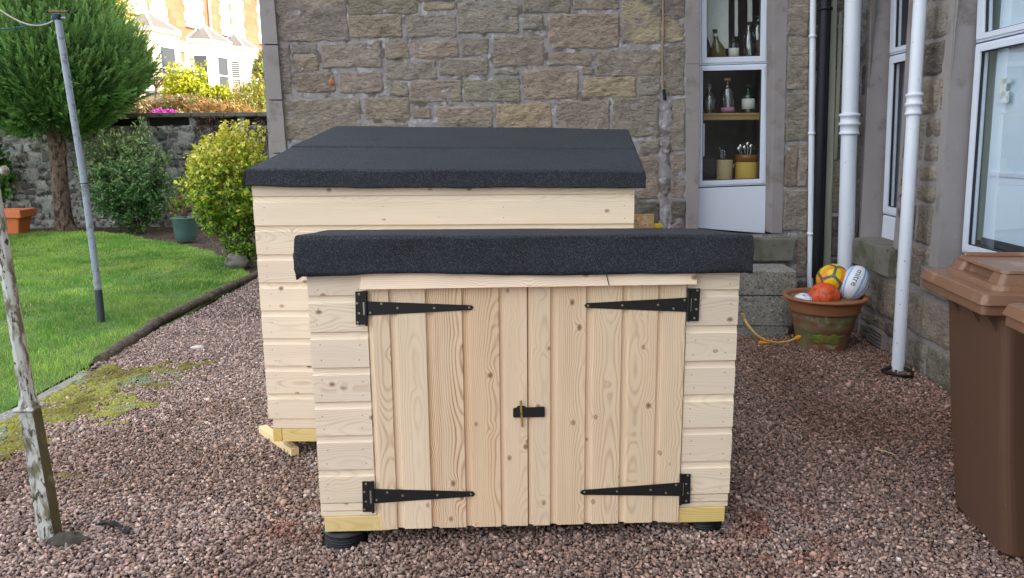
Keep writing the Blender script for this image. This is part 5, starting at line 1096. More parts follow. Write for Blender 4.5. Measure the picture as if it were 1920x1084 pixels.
# left terracotta trough
MAT['terra2'] = mat('bright_terracotta', lin(204, 112, 66), .55, var=.12, vs=10)
tr = gp(50, 440); zt = (tr-EYE)@f_; u2 = zt/FOC; tr = tr+[-.50, .2, 0]
root = thing('terracotta_trough', tuple(tr), 'rectangular orange terracotta trough by the garden wall left of the tree trunk', 'planter')
def frustum(mb, c, a0, b0, a1, b1, z0, z1, m=0, T=IDT, col=(1, 1, 1, 1)):
    V = [[c[0]-a0, c[1]-b0, z0], [c[0]+a0, c[1]-b0, z0], [c[0]-a0, c[1]+b0, z0], [c[0]+a0, c[1]+b0, z0], [c[0]-a1, c[1]-b1, z1], [c[0]+a1, c[1]-b1, z1], [c[0]-a1, c[1]+b1, z1], [c[0]+a1, c[1]+b1, z1]]
    mb.hexa(T(np.array(V)), m, col)
ht_ = 46*u2
mb = MB(); frustum(mb, tr, .33, .16, .39, .2, 0, ht_*.68); mb.build('body', MAT['terra2'], root, bevel=.02)
mb = MB(); z_ = ht_
for (a, b, c_, d_) in ((-.46, .46, -.25, -.21), (-.46, .46, .21, .25), (-.46, -.41, -.209, .209), (.41, .46, -.209, .209)):
    mb.box(lambda Z: Z+np.array([tr[0], tr[1], 0]), a, b, c_, d_, ht_*.681, z_)
mb.build('rim', MAT['terra2'], root, bevel=.012); mb = MB(); mb.box(lambda Z: Z+np.array([tr[0], tr[1], 0]), -.40, .40, -.2, .2, ht_*.682, ht_*.70); mb.build('soil', MAT['soil'], root)
# green pot
gpt = gp(343, 452); zt = (gpt-EYE)@f_; u3 = zt/FOC; gpt = gpt+[0, .15, 0]
root = thing('green_pot', tuple(gpt), 'round grey-green plastic plant pot on the soil bed', 'plant pot')
mb = MB(); h_ = 43*u3; mb.lathe(gpt, [(17*u3, 0), (17.5*u3, .01), (21*u3, h_*.35), (22.5*u3, h_*.8), (23*u3, h_*.82), (23*u3, h_*.94)], 32); mb.build('body', mat('green_plastic', lin(72, 102, 96), .45, var=.1), root)
mb = MB(); mb.lathe(gpt, [(23.2*u3, h_*.93), (26*u3, h_*.95), (26.5*u3, h_), (23*u3, h_), (22*u3, h_*.9), (.01, h_*.9)], 32); mb.build('rim', mat('green_plastic2', lin(82, 112, 106), .4), root)

# ------------------------------------------------------------------ brown wheelie bins
def bin_(origin, yaw, label):
    a = R_(yaw); ex = np.array([math.cos(a), math.sin(a), 0]); ey = np.array([-math.sin(a), math.cos(a), 0]); O = np.array(origin, float)
    T = lambda A: O+np.asarray(A, float)[:, :1]*ex+np.asarray(A, float)[:, 1:2]*.958*ey+np.asarray(A, float)[:, 2:3]*np.array([0, 0, 1.03])
    root = thing('wheelie_bin', tuple(O), label, 'wheelie bin', 'brown wheelie bins by the side wall')
    def rr(x0, x1, y0, y1, z, r, n=5):
        out = []
        for cx_, cy_, s in ((x1-r, y1-r, 0), (x0+r, y1-r, 1), (x0+r, y0+r, 2), (x1-r, y0+r, 3)):
            for i in range(n+1): t = (s+i/n)*math.pi/2; out.append([cx_+r*math.cos(t), cy_+r*math.sin(t), z])
        return out
    def loft(mb, secs, m=0, c=(1, 1, 1, 1)):
        V = []; n = len(secs[0])
        for q in secs: V += q
        f = [(i*n+j, i*n+(j+1) % n, (i+1)*n+(j+1) % n, (i+1)*n+j) for i in range(len(secs)-1) for j in range(n)]+[tuple(range(n))[::-1], tuple(range((len(secs)-1)*n, len(secs)*n))]
        mb.add(T(V), f, m, c, sm=False)
    # x=0 is the front (faces left), x runs back towards the wall; y is the width
    mb = MB(); loft(mb, [rr(.24, .62, .075, .505, .0, .05), rr(.205, .64, .045, .535, .03, .05), rr(.15, .66, .035, .545, .45, .04), rr(.10, .68, .025, .555, .93, .035), rr(.095, .685, .02, .56, .955, .035)])
    mb.build('body', MAT['binbody'], root, bevel=.004)
    for yy in (.08, .23, .42): mb = MB(); mb.add(T([[.055, yy, .955], [.055, yy+.008, .955], [.11, yy+.008, .955], [.11, yy, .955], [.105, yy, .88], [.105, yy+.008, .88]]), [(0, 1, 2, 3), (0, 4, 5, 1), (0, 3, 4), (1, 5, 2), (2, 5, 4, 3)]); mb.build('rim_rib', MAT['binbody'], root)
    for xx in (.22, .42, .6): mb = MB(); mb.add(T([[xx, -.005, .955], [xx+.008, -.005, .955], [xx+.008, .04, .955], [xx, .04, .955], [xx, .025, .90], [xx+.008, .025, .90]]), [(0, 1, 2, 3), (0, 4, 5, 1), (0, 3, 4), (1, 5, 2), (2, 5, 4, 3)]); mb.build('rim_rib', MAT['binbody'], root)
    mb = MB(); loft(mb, [rr(.012, .72, -.006, .586, .957, .02), rr(.008, .722, -.01, .59, .96, .02), rr(.008, .722, -.01, .59, .992, .02)]); loft(mb, [rr(.0, .73, -.018, .598, .993, .02), rr(-.002, .73, -.02, .60, .996, .02), rr(.010, .722, -.008, .588, 1.030, .02), rr(.020, .715, .002, .578, 1.034, .02)])
    lid = mb.build('lid', MAT['binlid'], root, bevel=.003)
    mb = MB()
    loft(mb, [rr(.065, .68, .045, .535, 1.033, .045), rr(.075, .672, .055, .525, 1.052, .045)])
    loft(mb, [rr(.125, .64, .11, .47, 1.05, .03), rr(.13, .635, .115, .465, 1.09, .03)])   # recessed core behind the grips
    for (xa, xb, ya, yb) in ((.085, .19, .06, .17), (.085, .19, .41, .52), (.53, .66, .06, .14), (.53, .66, .44, .52)):
        fx = -1 if xa < .3 else 1; fy = -1 if ya < .3 else 1
        loft(mb, [rr(xa, xb, ya, yb, 1.051, .02), rr(xa+.02*(fx < 0), xb-.02*(fx > 0), ya+.02*(fy < 0), yb-.02*(fy > 0), 1.092, .018)])
    loft(mb, [rr(.10, .645, .075, .505, 1.0915, .03), rr(.105, .64, .08, .50, 1.103, .03)])
    loft(mb, [rr(.12, .63, .46, .485, 1.1035, .010), rr(.125, .625, .465, .48, 1.118, .006)])
    mb.build('lid_crown', MAT['binlid'], lid, bevel=.003)
    mb = MB(); mb.tube([T([[.735, y, 1.0]])[0] for y in (.06, .30, .54)], .016, 12); 
    for y in (.1, .3, .5): mb.box(T, .70, .745, y-.015, y+.015, .955, .999)
    mb.build('handle', MAT['binbody'], root)
    for y in (.0, .55):
        mb = MB(); mb.lathe(T([[.63, y-.0, .10]])[0], [(.06, 0), (.1, .002), (.1, .04), (.06, .042)], 28, axis=ey); mb.build('wheel', MAT['pedestal'], root)
MAT['binbody'] = mat('brown_plastic', lin(101, 75, 59), .42, var=.12, vs=4, bump=.06, bs=120, bd=.0006, spots=(lin(132, 104, 84), 9, .66, .74), spots2=(lin(160, 136, 116), 60, .74, .77))
MAT['binlid'] = mat('brown_lid_plastic', lin(126, 93, 71), .35, var=.12, vs=7, bump=.08, bs=90, bd=.001, spots=(lin(156, 122, 100), 7, .56, .64), spots2=(lin(196, 180, 160), 16, .74, .78))
bin_((1.675, 2.690, 0), -7.9, 'brown wheelie bin with raised lid, standing nearest the window, whole left side visible')
_q = gp(1862, 600, 1.0); _a = R_(-7); bin_((_q[0]+.02*math.cos(_a)+.575*math.sin(_a), _q[1]+.02*math.sin(_a)-.575*math.cos(_a), 0), -7, 'second brown wheelie bin, only its lid corner and edge showing at the right picture edge')
# ------------------------------------------------------------------ garden wall
WY = 15.4; GW = Fr((0, WY, 0), 0)
MAT['rubble'] = mat('rubble_stone', (1, 1, 1), .95, var=.45, vs=9, bump=1, bs=26, bd=.03, tint=True, spots=(lin(178, 178, 168), 4.5, .50, .62), spots2=(lin(72, 74, 66), 7, .54, .62))
root = thing('garden_wall', (-7, WY, 0), 'old rubble stone garden wall with flat coping behind the lawn and shrubs', 'wall')
mb = MB(); used = []; SC2 = SC; 
def gcol(): return tuple(np.array(vary(lin(*random.choice([(136, 136, 130), (112, 114, 110), (158, 158, 150), (124, 124, 110), (180, 180, 172), (114, 108, 102)])), .15)))
h = .0
while h < 1.9:
    ch = random.uniform(.09, .22); s = -14.0
    while s < -3.2:
        w_ = random.uniform(.10, .42); add_stone(mb, GW, s, h, s+w_, min(h+ch, 1.93), gcol(), .035, 1.6, .02); s += w_+.03
    h += ch+.025
sheet(mb, GW, -14, -1.5, -.1, 1.94, 0, 1, .06, .012); mb.box(GW.T, -14, -1.5, 1.941, 2.10, -.35, -.12, 2)
for s in np.arange(-13.9, -3, .95): mb.box(GW.T, s, s+.13, 1.94, 2.105, -.3, -.01, 1)
mb.build('wall', [MAT['rubble'], mat('lime_mortar', lin(160, 160, 154), .95, var=.45, vs=5, bump=.9, bs=30, bd=.015, spots=(lin(88, 88, 80), 7, .5, .62)), mat('dark_recess', (.02, .022, .018), .95, var=.4, vs=8)], root)  # near-black backing in the slots under the coping
mb = MB(); s = -14.0
while s < -1.6:
    w_ = random.uniform(.55, .95); z = 2.106+random.uniform(0, .012); mb.box(GW.T, s, s+w_-.012, z, z+.085, -.42, .06+random.uniform(-.02, .02)); s += w_
mb.build('coping', MAT['sill'], root, bevel=.012)
# ------------------------------------------------------------------ bank beyond the wall
def bank_h(y): return 1.95+np.clip((y-15.8)/14, 0, 1)*1.0
X, Y = np.meshgrid(np.linspace(-60, 30, 60), np.concatenate([[15.72, 15.75], np.linspace(16.2, 60, 50)]), indexing='ij'); Z = bank_h(Y); Z[:, 0] = -.2
Z = Z-np.where((X > -2.5), 2.2, 0)
mb = MB(); mb.grid(np.stack([X, Y, Z], -1)); structure(mb.build('bank', mat('dry_bank', lin(150, 132, 84), .95, var=.5, vs=3, bump=.6, bs=15, bd=.03), loc=(0, 15.7, 0)))
def shrub(name, label, cat, base, ctr, rad, n, ll, lw, cols, wts=None, stems=8, seed=0, up=.3, lump=.25, shell=.55, grp=None, stemcol=lin(96, 72, 52), top=None, trans=.3, sr=.009, ny=2.3):
    root = thing(name, tuple(base), label, cat, grp); ctr = np.array(ctr, float); rad = np.array(rad, float)
    d = rdir(n*2); k = 1+lump*fbm(d[:, 0]*ny+seed, d[:, 1]*ny, d[:, 2]*ny, seed, 3); r = rng.random(n*2)**(1/2.2)*(1-shell)+shell; r = np.where(rng.random(n*2) < .25, rng.random(n*2)**.5, r)
    P = ctr+d*rad*(k*r)[:, None]; g = fbm(P[:, 0]*7/max(rad[0], .4)*.6, P[:, 1]*5, P[:, 2]*6, seed+4, 2); P = P[g > -.28][:n]; d = d[g > -.28][:n]; n = len(P)
    A = d*.5+rdir(n, up)*.8; A /= np.linalg.norm(A, axis=1)[:, None]; sz = rng.uniform(.7, 1.25, n)
    V, F = leaves_np(P, A, ll*sz, lw*sz, d+[0, 0, .6])
    cols = np.array(cols); ci = rng.choice(len(cols), n, p=wts); c = cols[ci]*rng.uniform(.8, 1.2, (n, 1))
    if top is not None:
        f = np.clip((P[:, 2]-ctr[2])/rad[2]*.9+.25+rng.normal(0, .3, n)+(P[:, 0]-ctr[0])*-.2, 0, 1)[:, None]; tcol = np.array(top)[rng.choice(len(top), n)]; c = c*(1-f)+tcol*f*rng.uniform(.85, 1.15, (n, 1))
    npmesh('leaves', V, F, leaf('leaf_'+name, trans), np.repeat(c, 4, 0), root)
    mb = MB()
    for i in range(stems):
        e = ctr+rdir(1, .6)[0]*rad*.85; b = np.array(base, float)+np.append(rng.normal(0, .03, 2)*rad[0]*2, 0); m_ = (b+e)/2+rng.normal(0, .06, 3); mb.tube([b, m_, e], [sr, sr*.7, sr*.25], 6)
    mb.build('stem', mat('bark_'+name, stemcol, .9, var=.3, vs=30), root); return root
# conifer
tb = gp(122, 432); TX, TY = -8.45, 14.55
root = thing('conifer_tree', (TX, TY, 0), 'big clipped conifer with dense upright green sprays on a bare scaly trunk', 'tree')
MAT['bark'] = mat('scaly_bark', lin(112, 92, 80), .95, var=.5, vs=9, bump=1, bs=26, bd=.03, stretch=(1, 1, .45), spots=(lin(58, 48, 42), 16, .5, .58), spots2=(lin(150, 128, 114), 22, .6, .66))
TP = Fr((0, TY, 0), 0); q = [TP.w(*TP.px(x, y), 0) for x, y in ((124, 436), (118, 400), (112, 340), (108, 280), (104, 235), (100, 190))]
mb = MB(); q = np.array(q); q[0, 2] = -.05; mb.tube(list(q)+[q[-1]+[0, .05, 1.2]], [.19, .155, .14, .145, .16, .14, .06], 22)
mb.tube([q[3], q[4]+[.12, 0, .05], q[5]+[.5, -.1, .3]], [.08, .07, .03], 10); mb.tube([q[4], q[5]+[-.4, -.1, .1], q[5]+[-.9, -.3, .5]], [.07, .05, .02], 10)
for a in np.linspace(0, 6, 7): mb.tube([q[0]+[math.cos(a)*.26, math.sin(a)*.26, -.03], q[0]+[math.cos(a)*.15, math.sin(a)*.15, .16]], [.05, .03], 8)
mb.build('trunk', MAT['bark'], root)
hs_ = np.array([1.75, 1.95, 2.15, 2.5, 2.9, 3.25, 3.6, 4.1, 4.7, 5.3, 5.9]); rs_ = .85*np.array([.35, .85, 1.25, 1.65, 1.88, 1.85, 1.45, 1.0, .75, .5, .1])
NS = 5400; hh_ = rng.uniform(1.8, 5.7, NS*2); hh_ = hh_[rng.random(NS*2) < np.interp(hh_, hs_, rs_)/1.9][:NS]; NS = len(hh_); ph_ = rng.uniform(0, 2*np.pi, NS); rr_ = np.interp(hh_, hs_, rs_)*(1+.10*fbm(np.cos(ph_)*2.2, np.sin(ph_)*2.2, hh_*1.3, 5, 2)+.11*fbm(np.cos(ph_)*8, np.sin(ph_)*8, hh_*1.8, 6, 2)); dep = np.where(rng.random(NS) < .72, rng.uniform(.86, 1.0, NS), rng.uniform(.45, .9, NS))
base = np.stack([TX+np.cos(ph_)*rr_*dep, TY+np.sin(ph_)*rr_*dep, hh_], 1)
upw = np.interp(hh_, [1.8, 2.6, 3.4, 5], [.35, .9, 1.9, 3.0])+rng.normal(0, .15, NS); ax_ = np.stack([np.cos(ph_), np.sin(ph_), upw], 1)+rng.normal(0, .28, (NS, 3)); ax_ /= np.linalg.norm(ax_, axis=1)[:, None]
Ls = rng.uniform(.32, .72, NS); side = np.cross(ax_, np.stack([np.cos(ph_), np.sin(ph_), 0*ph_], 1)+rng.normal(0, .5, (NS, 3))); side /= np.linalg.norm(side, axis=1)[:, None]
K = 44; t = np.tile(np.linspace(0, 1, K), (NS, 1)); sg = np.where(np.arange(K) % 2 == 0, 1, -1)[None]; wdt = (np.sin(np.clip(t*1.15+.1, 0, 1)*np.pi)**.7)*.125
P = base[:, None]+ax_[:, None]*(t*Ls[:, None]-.18*Ls[:, None])[..., None]+side[:, None]*(sg*wdt*rng.uniform(.3, 1, (NS, K)))[..., None]
Al = ax_[:, None]*.9+side[:, None]*(sg*.55)[..., None]+rng.normal(0, .15, (NS, K, 3)); Al /= np.linalg.norm(Al, axis=2)[..., None]
nrm = np.cross(ax_, side); V, F = leaves_np(P.reshape(-1, 3), Al.reshape(-1, 3), rng.uniform(.07, .12, NS*K), rng.uniform(.018, .032, NS*K), np.repeat(nrm, K, 0))
sp_ = (np.clip(rng.normal(.42, .3, NS)+.4*fbm(base[:, 0]*4, base[:, 1]*4, base[:, 2]*2, 8, 2), 0, 1))[:, None, None]; tp = (t**2*.55)[..., None]
c = np.array(lin(56, 96, 50))*(1-sp_)+np.array(lin(128, 176, 98))*sp_; c = c*(1-tp)+np.array(lin(160, 200, 118))*tp
npmesh('crown', V, F, leaf('conifer_foliage', .2, .6), np.repeat(c.reshape(-1, 3), 4, 0), root)
# shrubs in the bed
b = gp(240, 436); b[2] = 0; b[0] = -7.05; b[1] = 14.3
SP = Fr((0, 14.3, 0), 0); cs, ch = SP.px(243, 338)
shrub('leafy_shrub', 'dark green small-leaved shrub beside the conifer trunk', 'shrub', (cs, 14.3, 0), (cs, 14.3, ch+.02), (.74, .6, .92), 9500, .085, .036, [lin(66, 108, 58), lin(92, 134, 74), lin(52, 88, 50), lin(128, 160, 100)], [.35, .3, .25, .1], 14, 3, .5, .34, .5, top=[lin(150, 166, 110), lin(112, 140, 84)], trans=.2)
SP = Fr((0, 10.45, 0), 0); cs, ch = SP.px(428, 345)
YB = (cs, 10.45)
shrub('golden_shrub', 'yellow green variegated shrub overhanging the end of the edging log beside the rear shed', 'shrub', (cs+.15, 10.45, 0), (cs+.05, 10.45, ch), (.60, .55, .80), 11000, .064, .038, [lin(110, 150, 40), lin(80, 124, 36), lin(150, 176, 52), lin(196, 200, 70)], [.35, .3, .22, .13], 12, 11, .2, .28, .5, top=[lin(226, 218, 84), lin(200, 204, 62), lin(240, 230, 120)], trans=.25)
cs2, ch2 = SP.px(462, 470)
shrub('low_green_plant', 'low green leafy plant at the foot of the golden shrub', 'plant', (cs2, 10.3, 0), (cs2, 10.3, .30), (.34, .3, .32), 1300, .055, .034, [lin(92, 136, 46), lin(70, 108, 40), lin(140, 164, 60)], None, 8, 15, .3, .3, .3)
mb = MB(); mb.ball((cs2+.0, 10.05, .06), (.16, .12, .11), 22, 14, noise=.25, seed=6); o = mb.build('mossy_rock', MAT['sill']); setp(o, 'mossy rounded rock at the foot of the golden shrub', 'rock')
SP = Fr((0, 14.0, 0), 0); cs, ch = SP.px(326, 362)
shrub('sapling', 'thin pale leaved sapling growing behind the green pot', 'plant', (cs+.1, 14.0, 0), (cs, 14.0, ch+.05), (.20, .2, .5), 420, .07, .022, [lin(120, 144, 104), lin(96, 128, 84)], None, 9, 19, 1.0, .3, .2, sr=.008)
shrub('pot_plant', 'red tipped twiggy plant with lime leaves growing in the green pot', 'plant', (gpt[0], gpt[1], h_*.9), (gpt[0]-.05, gpt[1], h_*.9+.22), (.24, .12, .2), 130, .07, .045, [lin(150, 180, 60), lin(120, 150, 60), lin(160, 50, 50), lin(90, 60, 50)], [.45, .25, .14, .16], 8, 21, .5, .3, .2, sr=.006)
SP = Fr((0, 14.9, 0), 0); cs, ch = SP.px(-8, 330)
shrub('climbing_plant', 'broad leaved green climber on the garden wall above the trough', 'plant', (cs, 14.9, 0), (cs, 14.9, ch+.05), (.34, .25, .62), 900, .12, .08, [lin(70, 118, 44), lin(52, 92, 38), lin(104, 150, 60)], None, 8, 23, .3, .3, .3)
SP = Fr((0, 15.25, 0), 0)
for px0, py0, rx, rz_, lb in ((392, 236, .42, .22, 'dark purplish twiggy shrub spilling over the wall coping behind the golden shrub'), (486, 244, .30, .24, 'dark bare twiggy shrub on the garden wall beside the house corner')):
    cs, ch = SP.px(px0, py0); root = shrub('twiggy_shrub', lb, 'shrub', (cs, 15.2, 0), (cs, 15.2, ch), (rx, .25, rz_), 500, .05, .016, [lin(84, 56, 54), lin(60, 44, 42), lin(110, 80, 66)], None, 34, int(px0), .8, .3, .4, stemcol=lin(66, 50, 48), sr=.008)
# bed ground cover
n = 2600; xx = rng.uniform(-10, -3.4, n); yy = rng.uniform(9.4, 15.2, n); lim = np.interp(xx, [p[0] for p in far], [p[1] for p in far]); k = (yy > lim+.02); xx, yy = xx[k], yy[k]; n = len(xx)
P = np.stack([xx, yy, rng.uniform(-.03, .02, n)], 1); V, F = leaves_np(P, rdir(n, .0)*[1, 1, .3], rng.uniform(.03, .07, n), rng.uniform(.015, .03, n)); c = np.array([lin(96, 70, 50), lin(70, 54, 40), lin(130, 100, 70), lin(80, 104, 50)])[rng.choice(4, n, p=[.4, .35, .17, .08])]
stuff(npmesh('leaf_litter', V, F, leaf('litter', .1), np.repeat(c, 4, 0)), 'brown leaf litter on the soil bed')
# ------------------------------------------------------------------ beyond the wall
def wp(x, y, Yv): return at_y(x, y, Yv)
p = wp(362, 168, 20); shrub('yellow_shrub', 'bright yellow sunlit shrub in the terrace garden in front of the pale bay', 'shrub', (p[0], 20, 2.2), (p[0]-.2, 20, p[2]+.02), (.62, .5, .58), 3000, .10, .055, [lin(186, 190, 40), lin(150, 166, 40), lin(214, 206, 60)], None, 14, 31, .3, .45, .3, stemcol=lin(150, 130, 100), grp='sunlit shrubs beyond the wall', sr=.02)
p = wp(404, 186, 19); shrub('yellow_shrub', 'smaller bright yellow shrub right of the red handrail beyond the wall', 'shrub', (p[0], 19, 2.1), (p[0], 19, p[2]), (.38, .35, .33), 1500, .09, .05, [lin(196, 190, 36), lin(160, 166, 40)], None, 6, 33, .3, .4, .3, grp='sunlit shrubs beyond the wall')
for i, (x, y, Yv, rx, rz_, cc, lb) in enumerate(((452, 188, 22, .75, .5, [lin(206, 170, 96), lin(180, 140, 80), lin(150, 160, 70)], 'ochre and orange feathery shrub near the ivy hedge'), (345, 196, 18, .75, .24, [lin(170, 140, 90), lin(120, 130, 80), lin(150, 110, 80)], 'tawny low shrub behind the pink flowers'),
        (480, 190, 19, .5, .55, [lin(150, 160, 70), lin(190, 170, 80), lin(110, 130, 60)], 'tall yellow green grassy clump beside the house corner beyond the wall'), (268, 200, 18, .5, .2, [lin(150, 140, 100), lin(180, 150, 110)], 'pale tawny ground shrub right of the conifer above the wall'), (415, 205, 17.5, .8, .2, [lin(190, 150, 90), lin(150, 130, 80)], 'low orange tinted shrub on top of the wall behind the dark twigs'))):
    p = wp(x, y, Yv); shrub('garden_shrub', lb, 'shrub', (p[0], Yv, 2.0), (p[0], Yv, p[2]), (rx, .4, rz_), 1500, .10, .035, cc, None, 10, 40+i, .8, .35, .3, grp='sunlit shrubs beyond the wall')
p = wp(306, 208, 17); shrub('pink_flowers', 'mound of bright pink heather flowers just above the wall coping', 'flowers', (p[0], 17, 2.0), (p[0]-.02, 17, p[2]-.05), (.27, .2, .11), 1500, .035, .03, [lin(206, 70, 190), lin(180, 60, 160), lin(226, 120, 210)], None, 4, 51, .5, .2, .6)
mb = MB(); rl = [wp(x, y, 17.6) for x, y in ((371, 216), (371, 197), (374, 191), (380, 189), (400, 204), (410, 212))]; mb.tube(rl, .022, 10); o = mb.build('handrail', mat('red_paint', lin(214, 52, 34), .4)); setp(o, 'red tubular handrail rising above the wall among the shrubs', 'handrail')
root = thing('small_tree', tuple(wp(294, 215, 18.5)), 'small bare branched tree with a few pale leaves in front of the first bay', 'tree'); mb = MB(); b0 = wp(294, 215, 18.5); f0 = wp(293, 165, 18.5); mb.tube([b0, f0], [.05, .035], 8)
for x, y in ((285, 140), (300, 138), (306, 150), (278, 150), (292, 128), (311, 142)): e = wp(x, y, 18.5+random.uniform(-.3, .3)); mb.tube([f0, (f0+e)/2+[random.uniform(-.05, .05), 0, 0], e], [.03, .018, .006], 6)
mb.build('trunk', mat('grey_bark', lin(120, 96, 80), .9, var=.3), root)
P = f0+rng.normal(0, .28, (70, 3))+[0, 0, .2]; V, F = leaves_np(P, rdir(70), .06, .04); npmesh('leaves', V, F, leaf('pale_leaf', .3), np.repeat(np.array([lin(210, 200, 170)]*70), 4, 0), root)
p = wp(203, 30, 24); shrub('garden_tree', 'yellow green tree peeping out behind the conifer top', 'tree', (p[0], 24, 2.2), (p[0]-.3, 24, p[2]+.2), (1.05, 1, 1.5), 4500, .12, .07, [lin(150, 170, 50), lin(190, 190, 60), lin(110, 140, 50)], None, 10, 61, .3, .3, .3, sr=.05)
p = wp(486, 145, 33); shrub('ivy_hedge', 'tall sunlit ivy column at the far right end of the terrace', 'hedge', (p[0], 33, 2.9), (p[0]+.2, 33, p[2]), (.42, .5, 1.1), 3500, .12, .08, [lin(120, 140, 60), lin(160, 170, 90), lin(190, 180, 110)], None, 6, 63, .3, .25, .5)

# ------------------------------------------------------------------ terrace of red sandstone houses
TF = Fr((-20, 0, 0), 79)
s = NT('red_sandstone_blocks'); A = s.attr('bd'); bk = s.n('ShaderNodeTexBrick'); s.l(A.outputs['Vector'], bk.inputs['Vector']); bk.inputs['Scale'].default_value = 1; bk.inputs['Brick Width'].default_value = .62; bk.inputs['Row Height'].default_value = .30; bk.inputs['Mortar Size'].default_value = .008; bk.inputs['Bias'].default_value = 0
bk.inputs['Color1'].default_value = (*lin(190, 128, 94), 1); bk.inputs['Color2'].default_value = (*lin(172, 110, 80), 1); bk.inputs['Mortar'].default_value = (*lin(150, 104, 80), 1); s.l(bk.outputs['Color'], s.b.inputs['Base Color']); s.set('Roughness', .9); MAT['redstone'] = s.mat
MAT['cream'] = mat('cream_render', lin(226, 214, 186), .8, var=.05); MAT['white'] = mat('white_render', lin(232, 232, 228), .8, var=.04); MAT['slate'] = mat('bay_slate', lin(112, 106, 100), .7, var=.2, vs=6); MAT['dglass'] = mat('dark_pane', (.05, .055, .06), .1, spec=.6)
GH = 2.7
def terrace(s0, s1, label, bay, doors, ups, mt, pipe=None, bars=False):
    root = thing('terraced_house', tuple(TF.w((s0+s1)/2, GH, 0)), label, 'house', 'sandstone terraced houses beyond the wall')
    mb = MB()
    def tb(a0, a1, b0, b1, c0, c1, m=0):
        L = np.array([[a, b, d] for d in (c0, c1) for b in (b0, b1) for a in (a0, a1)]); mb.add(TF.T(L), [(0, 2, 3, 1), (4, 5, 7, 6), (0, 1, 5, 4), (2, 6, 7, 3), (0, 4, 6, 2), (1, 3, 7, 5)], m, (1, 1, 1, 1), np.stack([L[:, 0], L[:, 1], L[:, 2]*0], 1))
    tb(s0+.003, s1-.003, GH-1.2, 10, -7, 0); mb.build('wall', MAT['redstone'], root)
    mb = MB(); mb.add(TF.T([[s0, 10, .3], [s1, 10, .3], [s1, 12.5, -3.5], [s0, 12.5, -3.5], [s0, 10, -7.2], [s1, 10, -7.2]]), [(0, 1, 2, 3), (3, 2, 5, 4), (0, 3, 4), (1, 5, 2)]); mb.box(TF.T, s0, s1, 9.85, 9.995, .02, .32); mb.build('roof', MAT['slate'], root)
    if bay:
        a, b = bay; D = .8; ct = .42; m2 = MB(); pl_ = [(a, .003), (b, .003), (b-ct, D), (a+ct, D)]
        V = TF.T([[x, GH-1.0, y] for x, y in pl_]+[[x, 5.72, y] for x, y in pl_]); m2.add(V, [(0, 1, 2, 3), (7, 6, 5, 4)]+[(i, (i+1) % 4, 4+(i+1) % 4, 4+i) for i in range(4)]); bw_ = m2.build('bay', mt, root)
        m2 = MB(); o_ = .08; pl2 = [(a-o_, .004), (b+o_, .004), (b-ct+o_*.5, D+o_), (a+ct-o_*.5, D+o_)]; V = TF.T([[x, 5.725, y] for x, y in pl2]+[[x, 5.88, y] for x, y in pl2]); m2.add(V, [(0, 1, 2, 3), (7, 6, 5, 4)]+[(i, (i+1) % 4, 4+(i+1) % 4, 4+i) for i in range(4)]); m2.build('bay_cornice', MAT['white'], bw_)
        m2 = MB(); ap = [((a+b)/2, 6.62, .004)]; V = TF.T([[x, 5.885, y] for x, y in pl2]+ap); m2.add(V, [(3, 2, 4), (0, 3, 4), (2, 1, 4)]); rf = m2.build('bay_roof', MAT['slate'], bw_)
        m2 = MB()
        for i in (2, 3, 0, 1): m2.tube([V[i], V[4]], .045, 6)
        m2.build('roof_hip', MAT['white'], bw_)
        # windows: front and both cants
        for (p, q, kk) in ((pl_[3], pl_[2], 1), (pl_[0], pl_[3], 0), (pl_[2], pl_[1], 2)):
            p = np.array(p); q = np.array(q); e = (q-p)/np.linalg.norm(q-p); nn = np.array([-e[1], e[0]]) if kk != 9 else None; L = np.linalg.norm(q-p)
            if nn[1] < 0 and kk == 1: nn = -nn
            if kk == 0: nn = np.array([-abs(e[1]), abs(e[0])])
            if kk == 2: nn = np.array([abs(e[1]), abs(e[0])])
            mg = .17*L if kk != 1 else .22*L
            def WT(Z): Z = np.asarray(Z, float); return TF.T(np.stack([p[0]+e[0]*Z[:, 0]+nn[0]*Z[:, 2], Z[:, 1], p[1]+e[1]*Z[:, 0]+nn[1]*Z[:, 2]], 1))
            m2 = MB(); z0, z1, zm = 3.55, 5.25, 4.42; f_w = .05
            for (x0q, x1q, y0q, y1q) in ((mg, mg+f_w, z0, z1), (L-mg-f_w, L-mg, z0, z1), (mg+f_w, L-mg-f_w, z0, z0+f_w), (mg+f_w, L-mg-f_w, z1-f_w, z1), (mg+f_w, L-mg-f_w, zm, zm+f_w)): m2.box(WT, x0q, x1q, y0q, y1q, .002, .05)
            fr_ = m2.build('bay_window', MAT['white'], bw_)
            m2 = MB(); m2.box(WT, mg+f_w, L-mg-f_w, z0+f_w, z1-f_w, .003, .02)
            if bars:
                for z in np.arange(z0+.1, z1-.05, .085): m2.box(WT, mg+f_w, L-mg-f_w, z, z+.03, .021, .03, 1)
            m2.build('window_glass', [MAT['dglass'], MAT['white']], bw_)
    for (a, b) in doors:
        m2 = MB(); 
        for (x0q, x1q, y0q, y1q) in ((a, a+.22, GH-1, 5.72), (b-.22, b, GH-1, 5.72), (a+.22, b-.22, 5.3, 5.72)): m2.box(TF.T, x0q, x1q, y0q, y1q, .003, .09)
        m2.build('door_surround', MAT['white'], root); m2 = MB(); m2.box(TF.T, a+.221, b-.221, GH-1, 4.9, .003, .03); m2.box(TF.T, a+.221, b-.221, 4.92, 5.299, .003, .02, 1); m2.build('door', [MAT['cream'], mat('fanlight', lin(190, 120, 90), .4)], root)
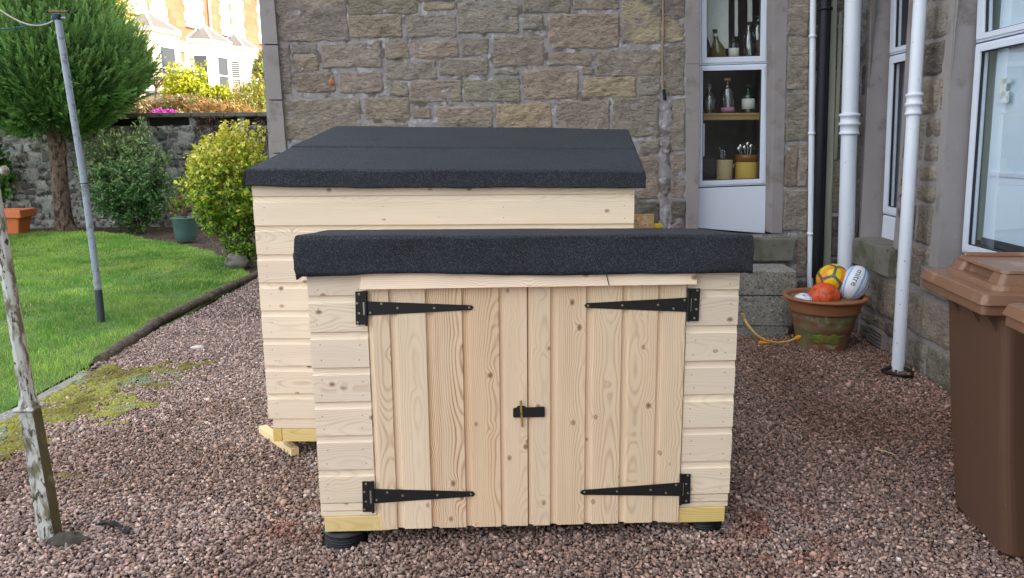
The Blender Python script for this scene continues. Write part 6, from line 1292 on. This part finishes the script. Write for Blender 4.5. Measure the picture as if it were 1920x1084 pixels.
    for (a, b) in ups:
        m2 = MB(); q = .14
        for (x0q, x1q, y0q, y1q) in ((a, a+q, 6.5, 9.2), (b-q, b, 6.5, 9.2), (a+q, b-q, 8.95, 9.2)): m2.box(TF.T, x0q, x1q, y0q, y1q, .003, .06)
        for z in np.arange(6.6, 9, .6): m2.box(TF.T, a-.12, a-.001, z, z+.3, .003, .05); m2.box(TF.T, b+.001, b+.12, z, z+.3, .003, .05)
        m2.box(TF.T, a-.06, b+.06, 6.36, 6.498, .003, .12)
        m2.build('window_surround', MAT['white'], root); m2 = MB(); m2.box(TF.T, a+q, b-q, 6.5, 8.949, .003, .03); m2.build('window', mat('pale_curtained_window', lin(226, 228, 230), .3), root)
    if pipe: m2 = MB(); m2.tube([TF.w(pipe, GH, .1), TF.w(pipe, 9.9, .1)], .05, 10); m2.build('rain_pipe', MAT['white'], root)
terrace(26.5, 33.0, 'nearest terraced house with cream canted bay and glazed hipped bay roof, mostly behind the conifer', (30.2, 32.8), [], [(30.45, 31.5), (31.95, 32.75)], MAT['cream'])
terrace(33.0, 36.62, 'terraced house with pale doorway and cream bay, second from the conifer', (34.15, 36.5), [(33.15, 34.0)], [(34.15, 35.35)], MAT['white'], pipe=35.85)
terrace(36.62, 40.0, 'terraced house with white bay and slatted window blinds behind the yellow shrub', (36.72, 38.8), [(39.0, 39.8)], [(36.85, 37.45), (37.75, 38.7)], MAT['white'], bars=True)
terrace(40.0, 46.0, 'farthest terraced house half hidden behind the house corner pilaster', (40.6, 42.8), [], [(40.2, 41.1), (42, 43)], MAT['white'])
mb = MB(); p = wp(297, 180, 25); Qf = Fr((0, 25, 0), 0); a = Qf.px(272, 170); b = Qf.px(313, 205); mb.box(Qf.T, a[0], b[0], b[1]-.5, a[1]-.08, -.3, 0); mb.box(Qf.T, a[0]-.04, b[0]+.04, a[1]-.079, a[1], -.34, .04); o = mb.build('low_wall', mat('grey_cement', lin(150, 150, 150), .9, var=.2)); setp(o, 'grey rendered low wall below the first bay', 'wall')
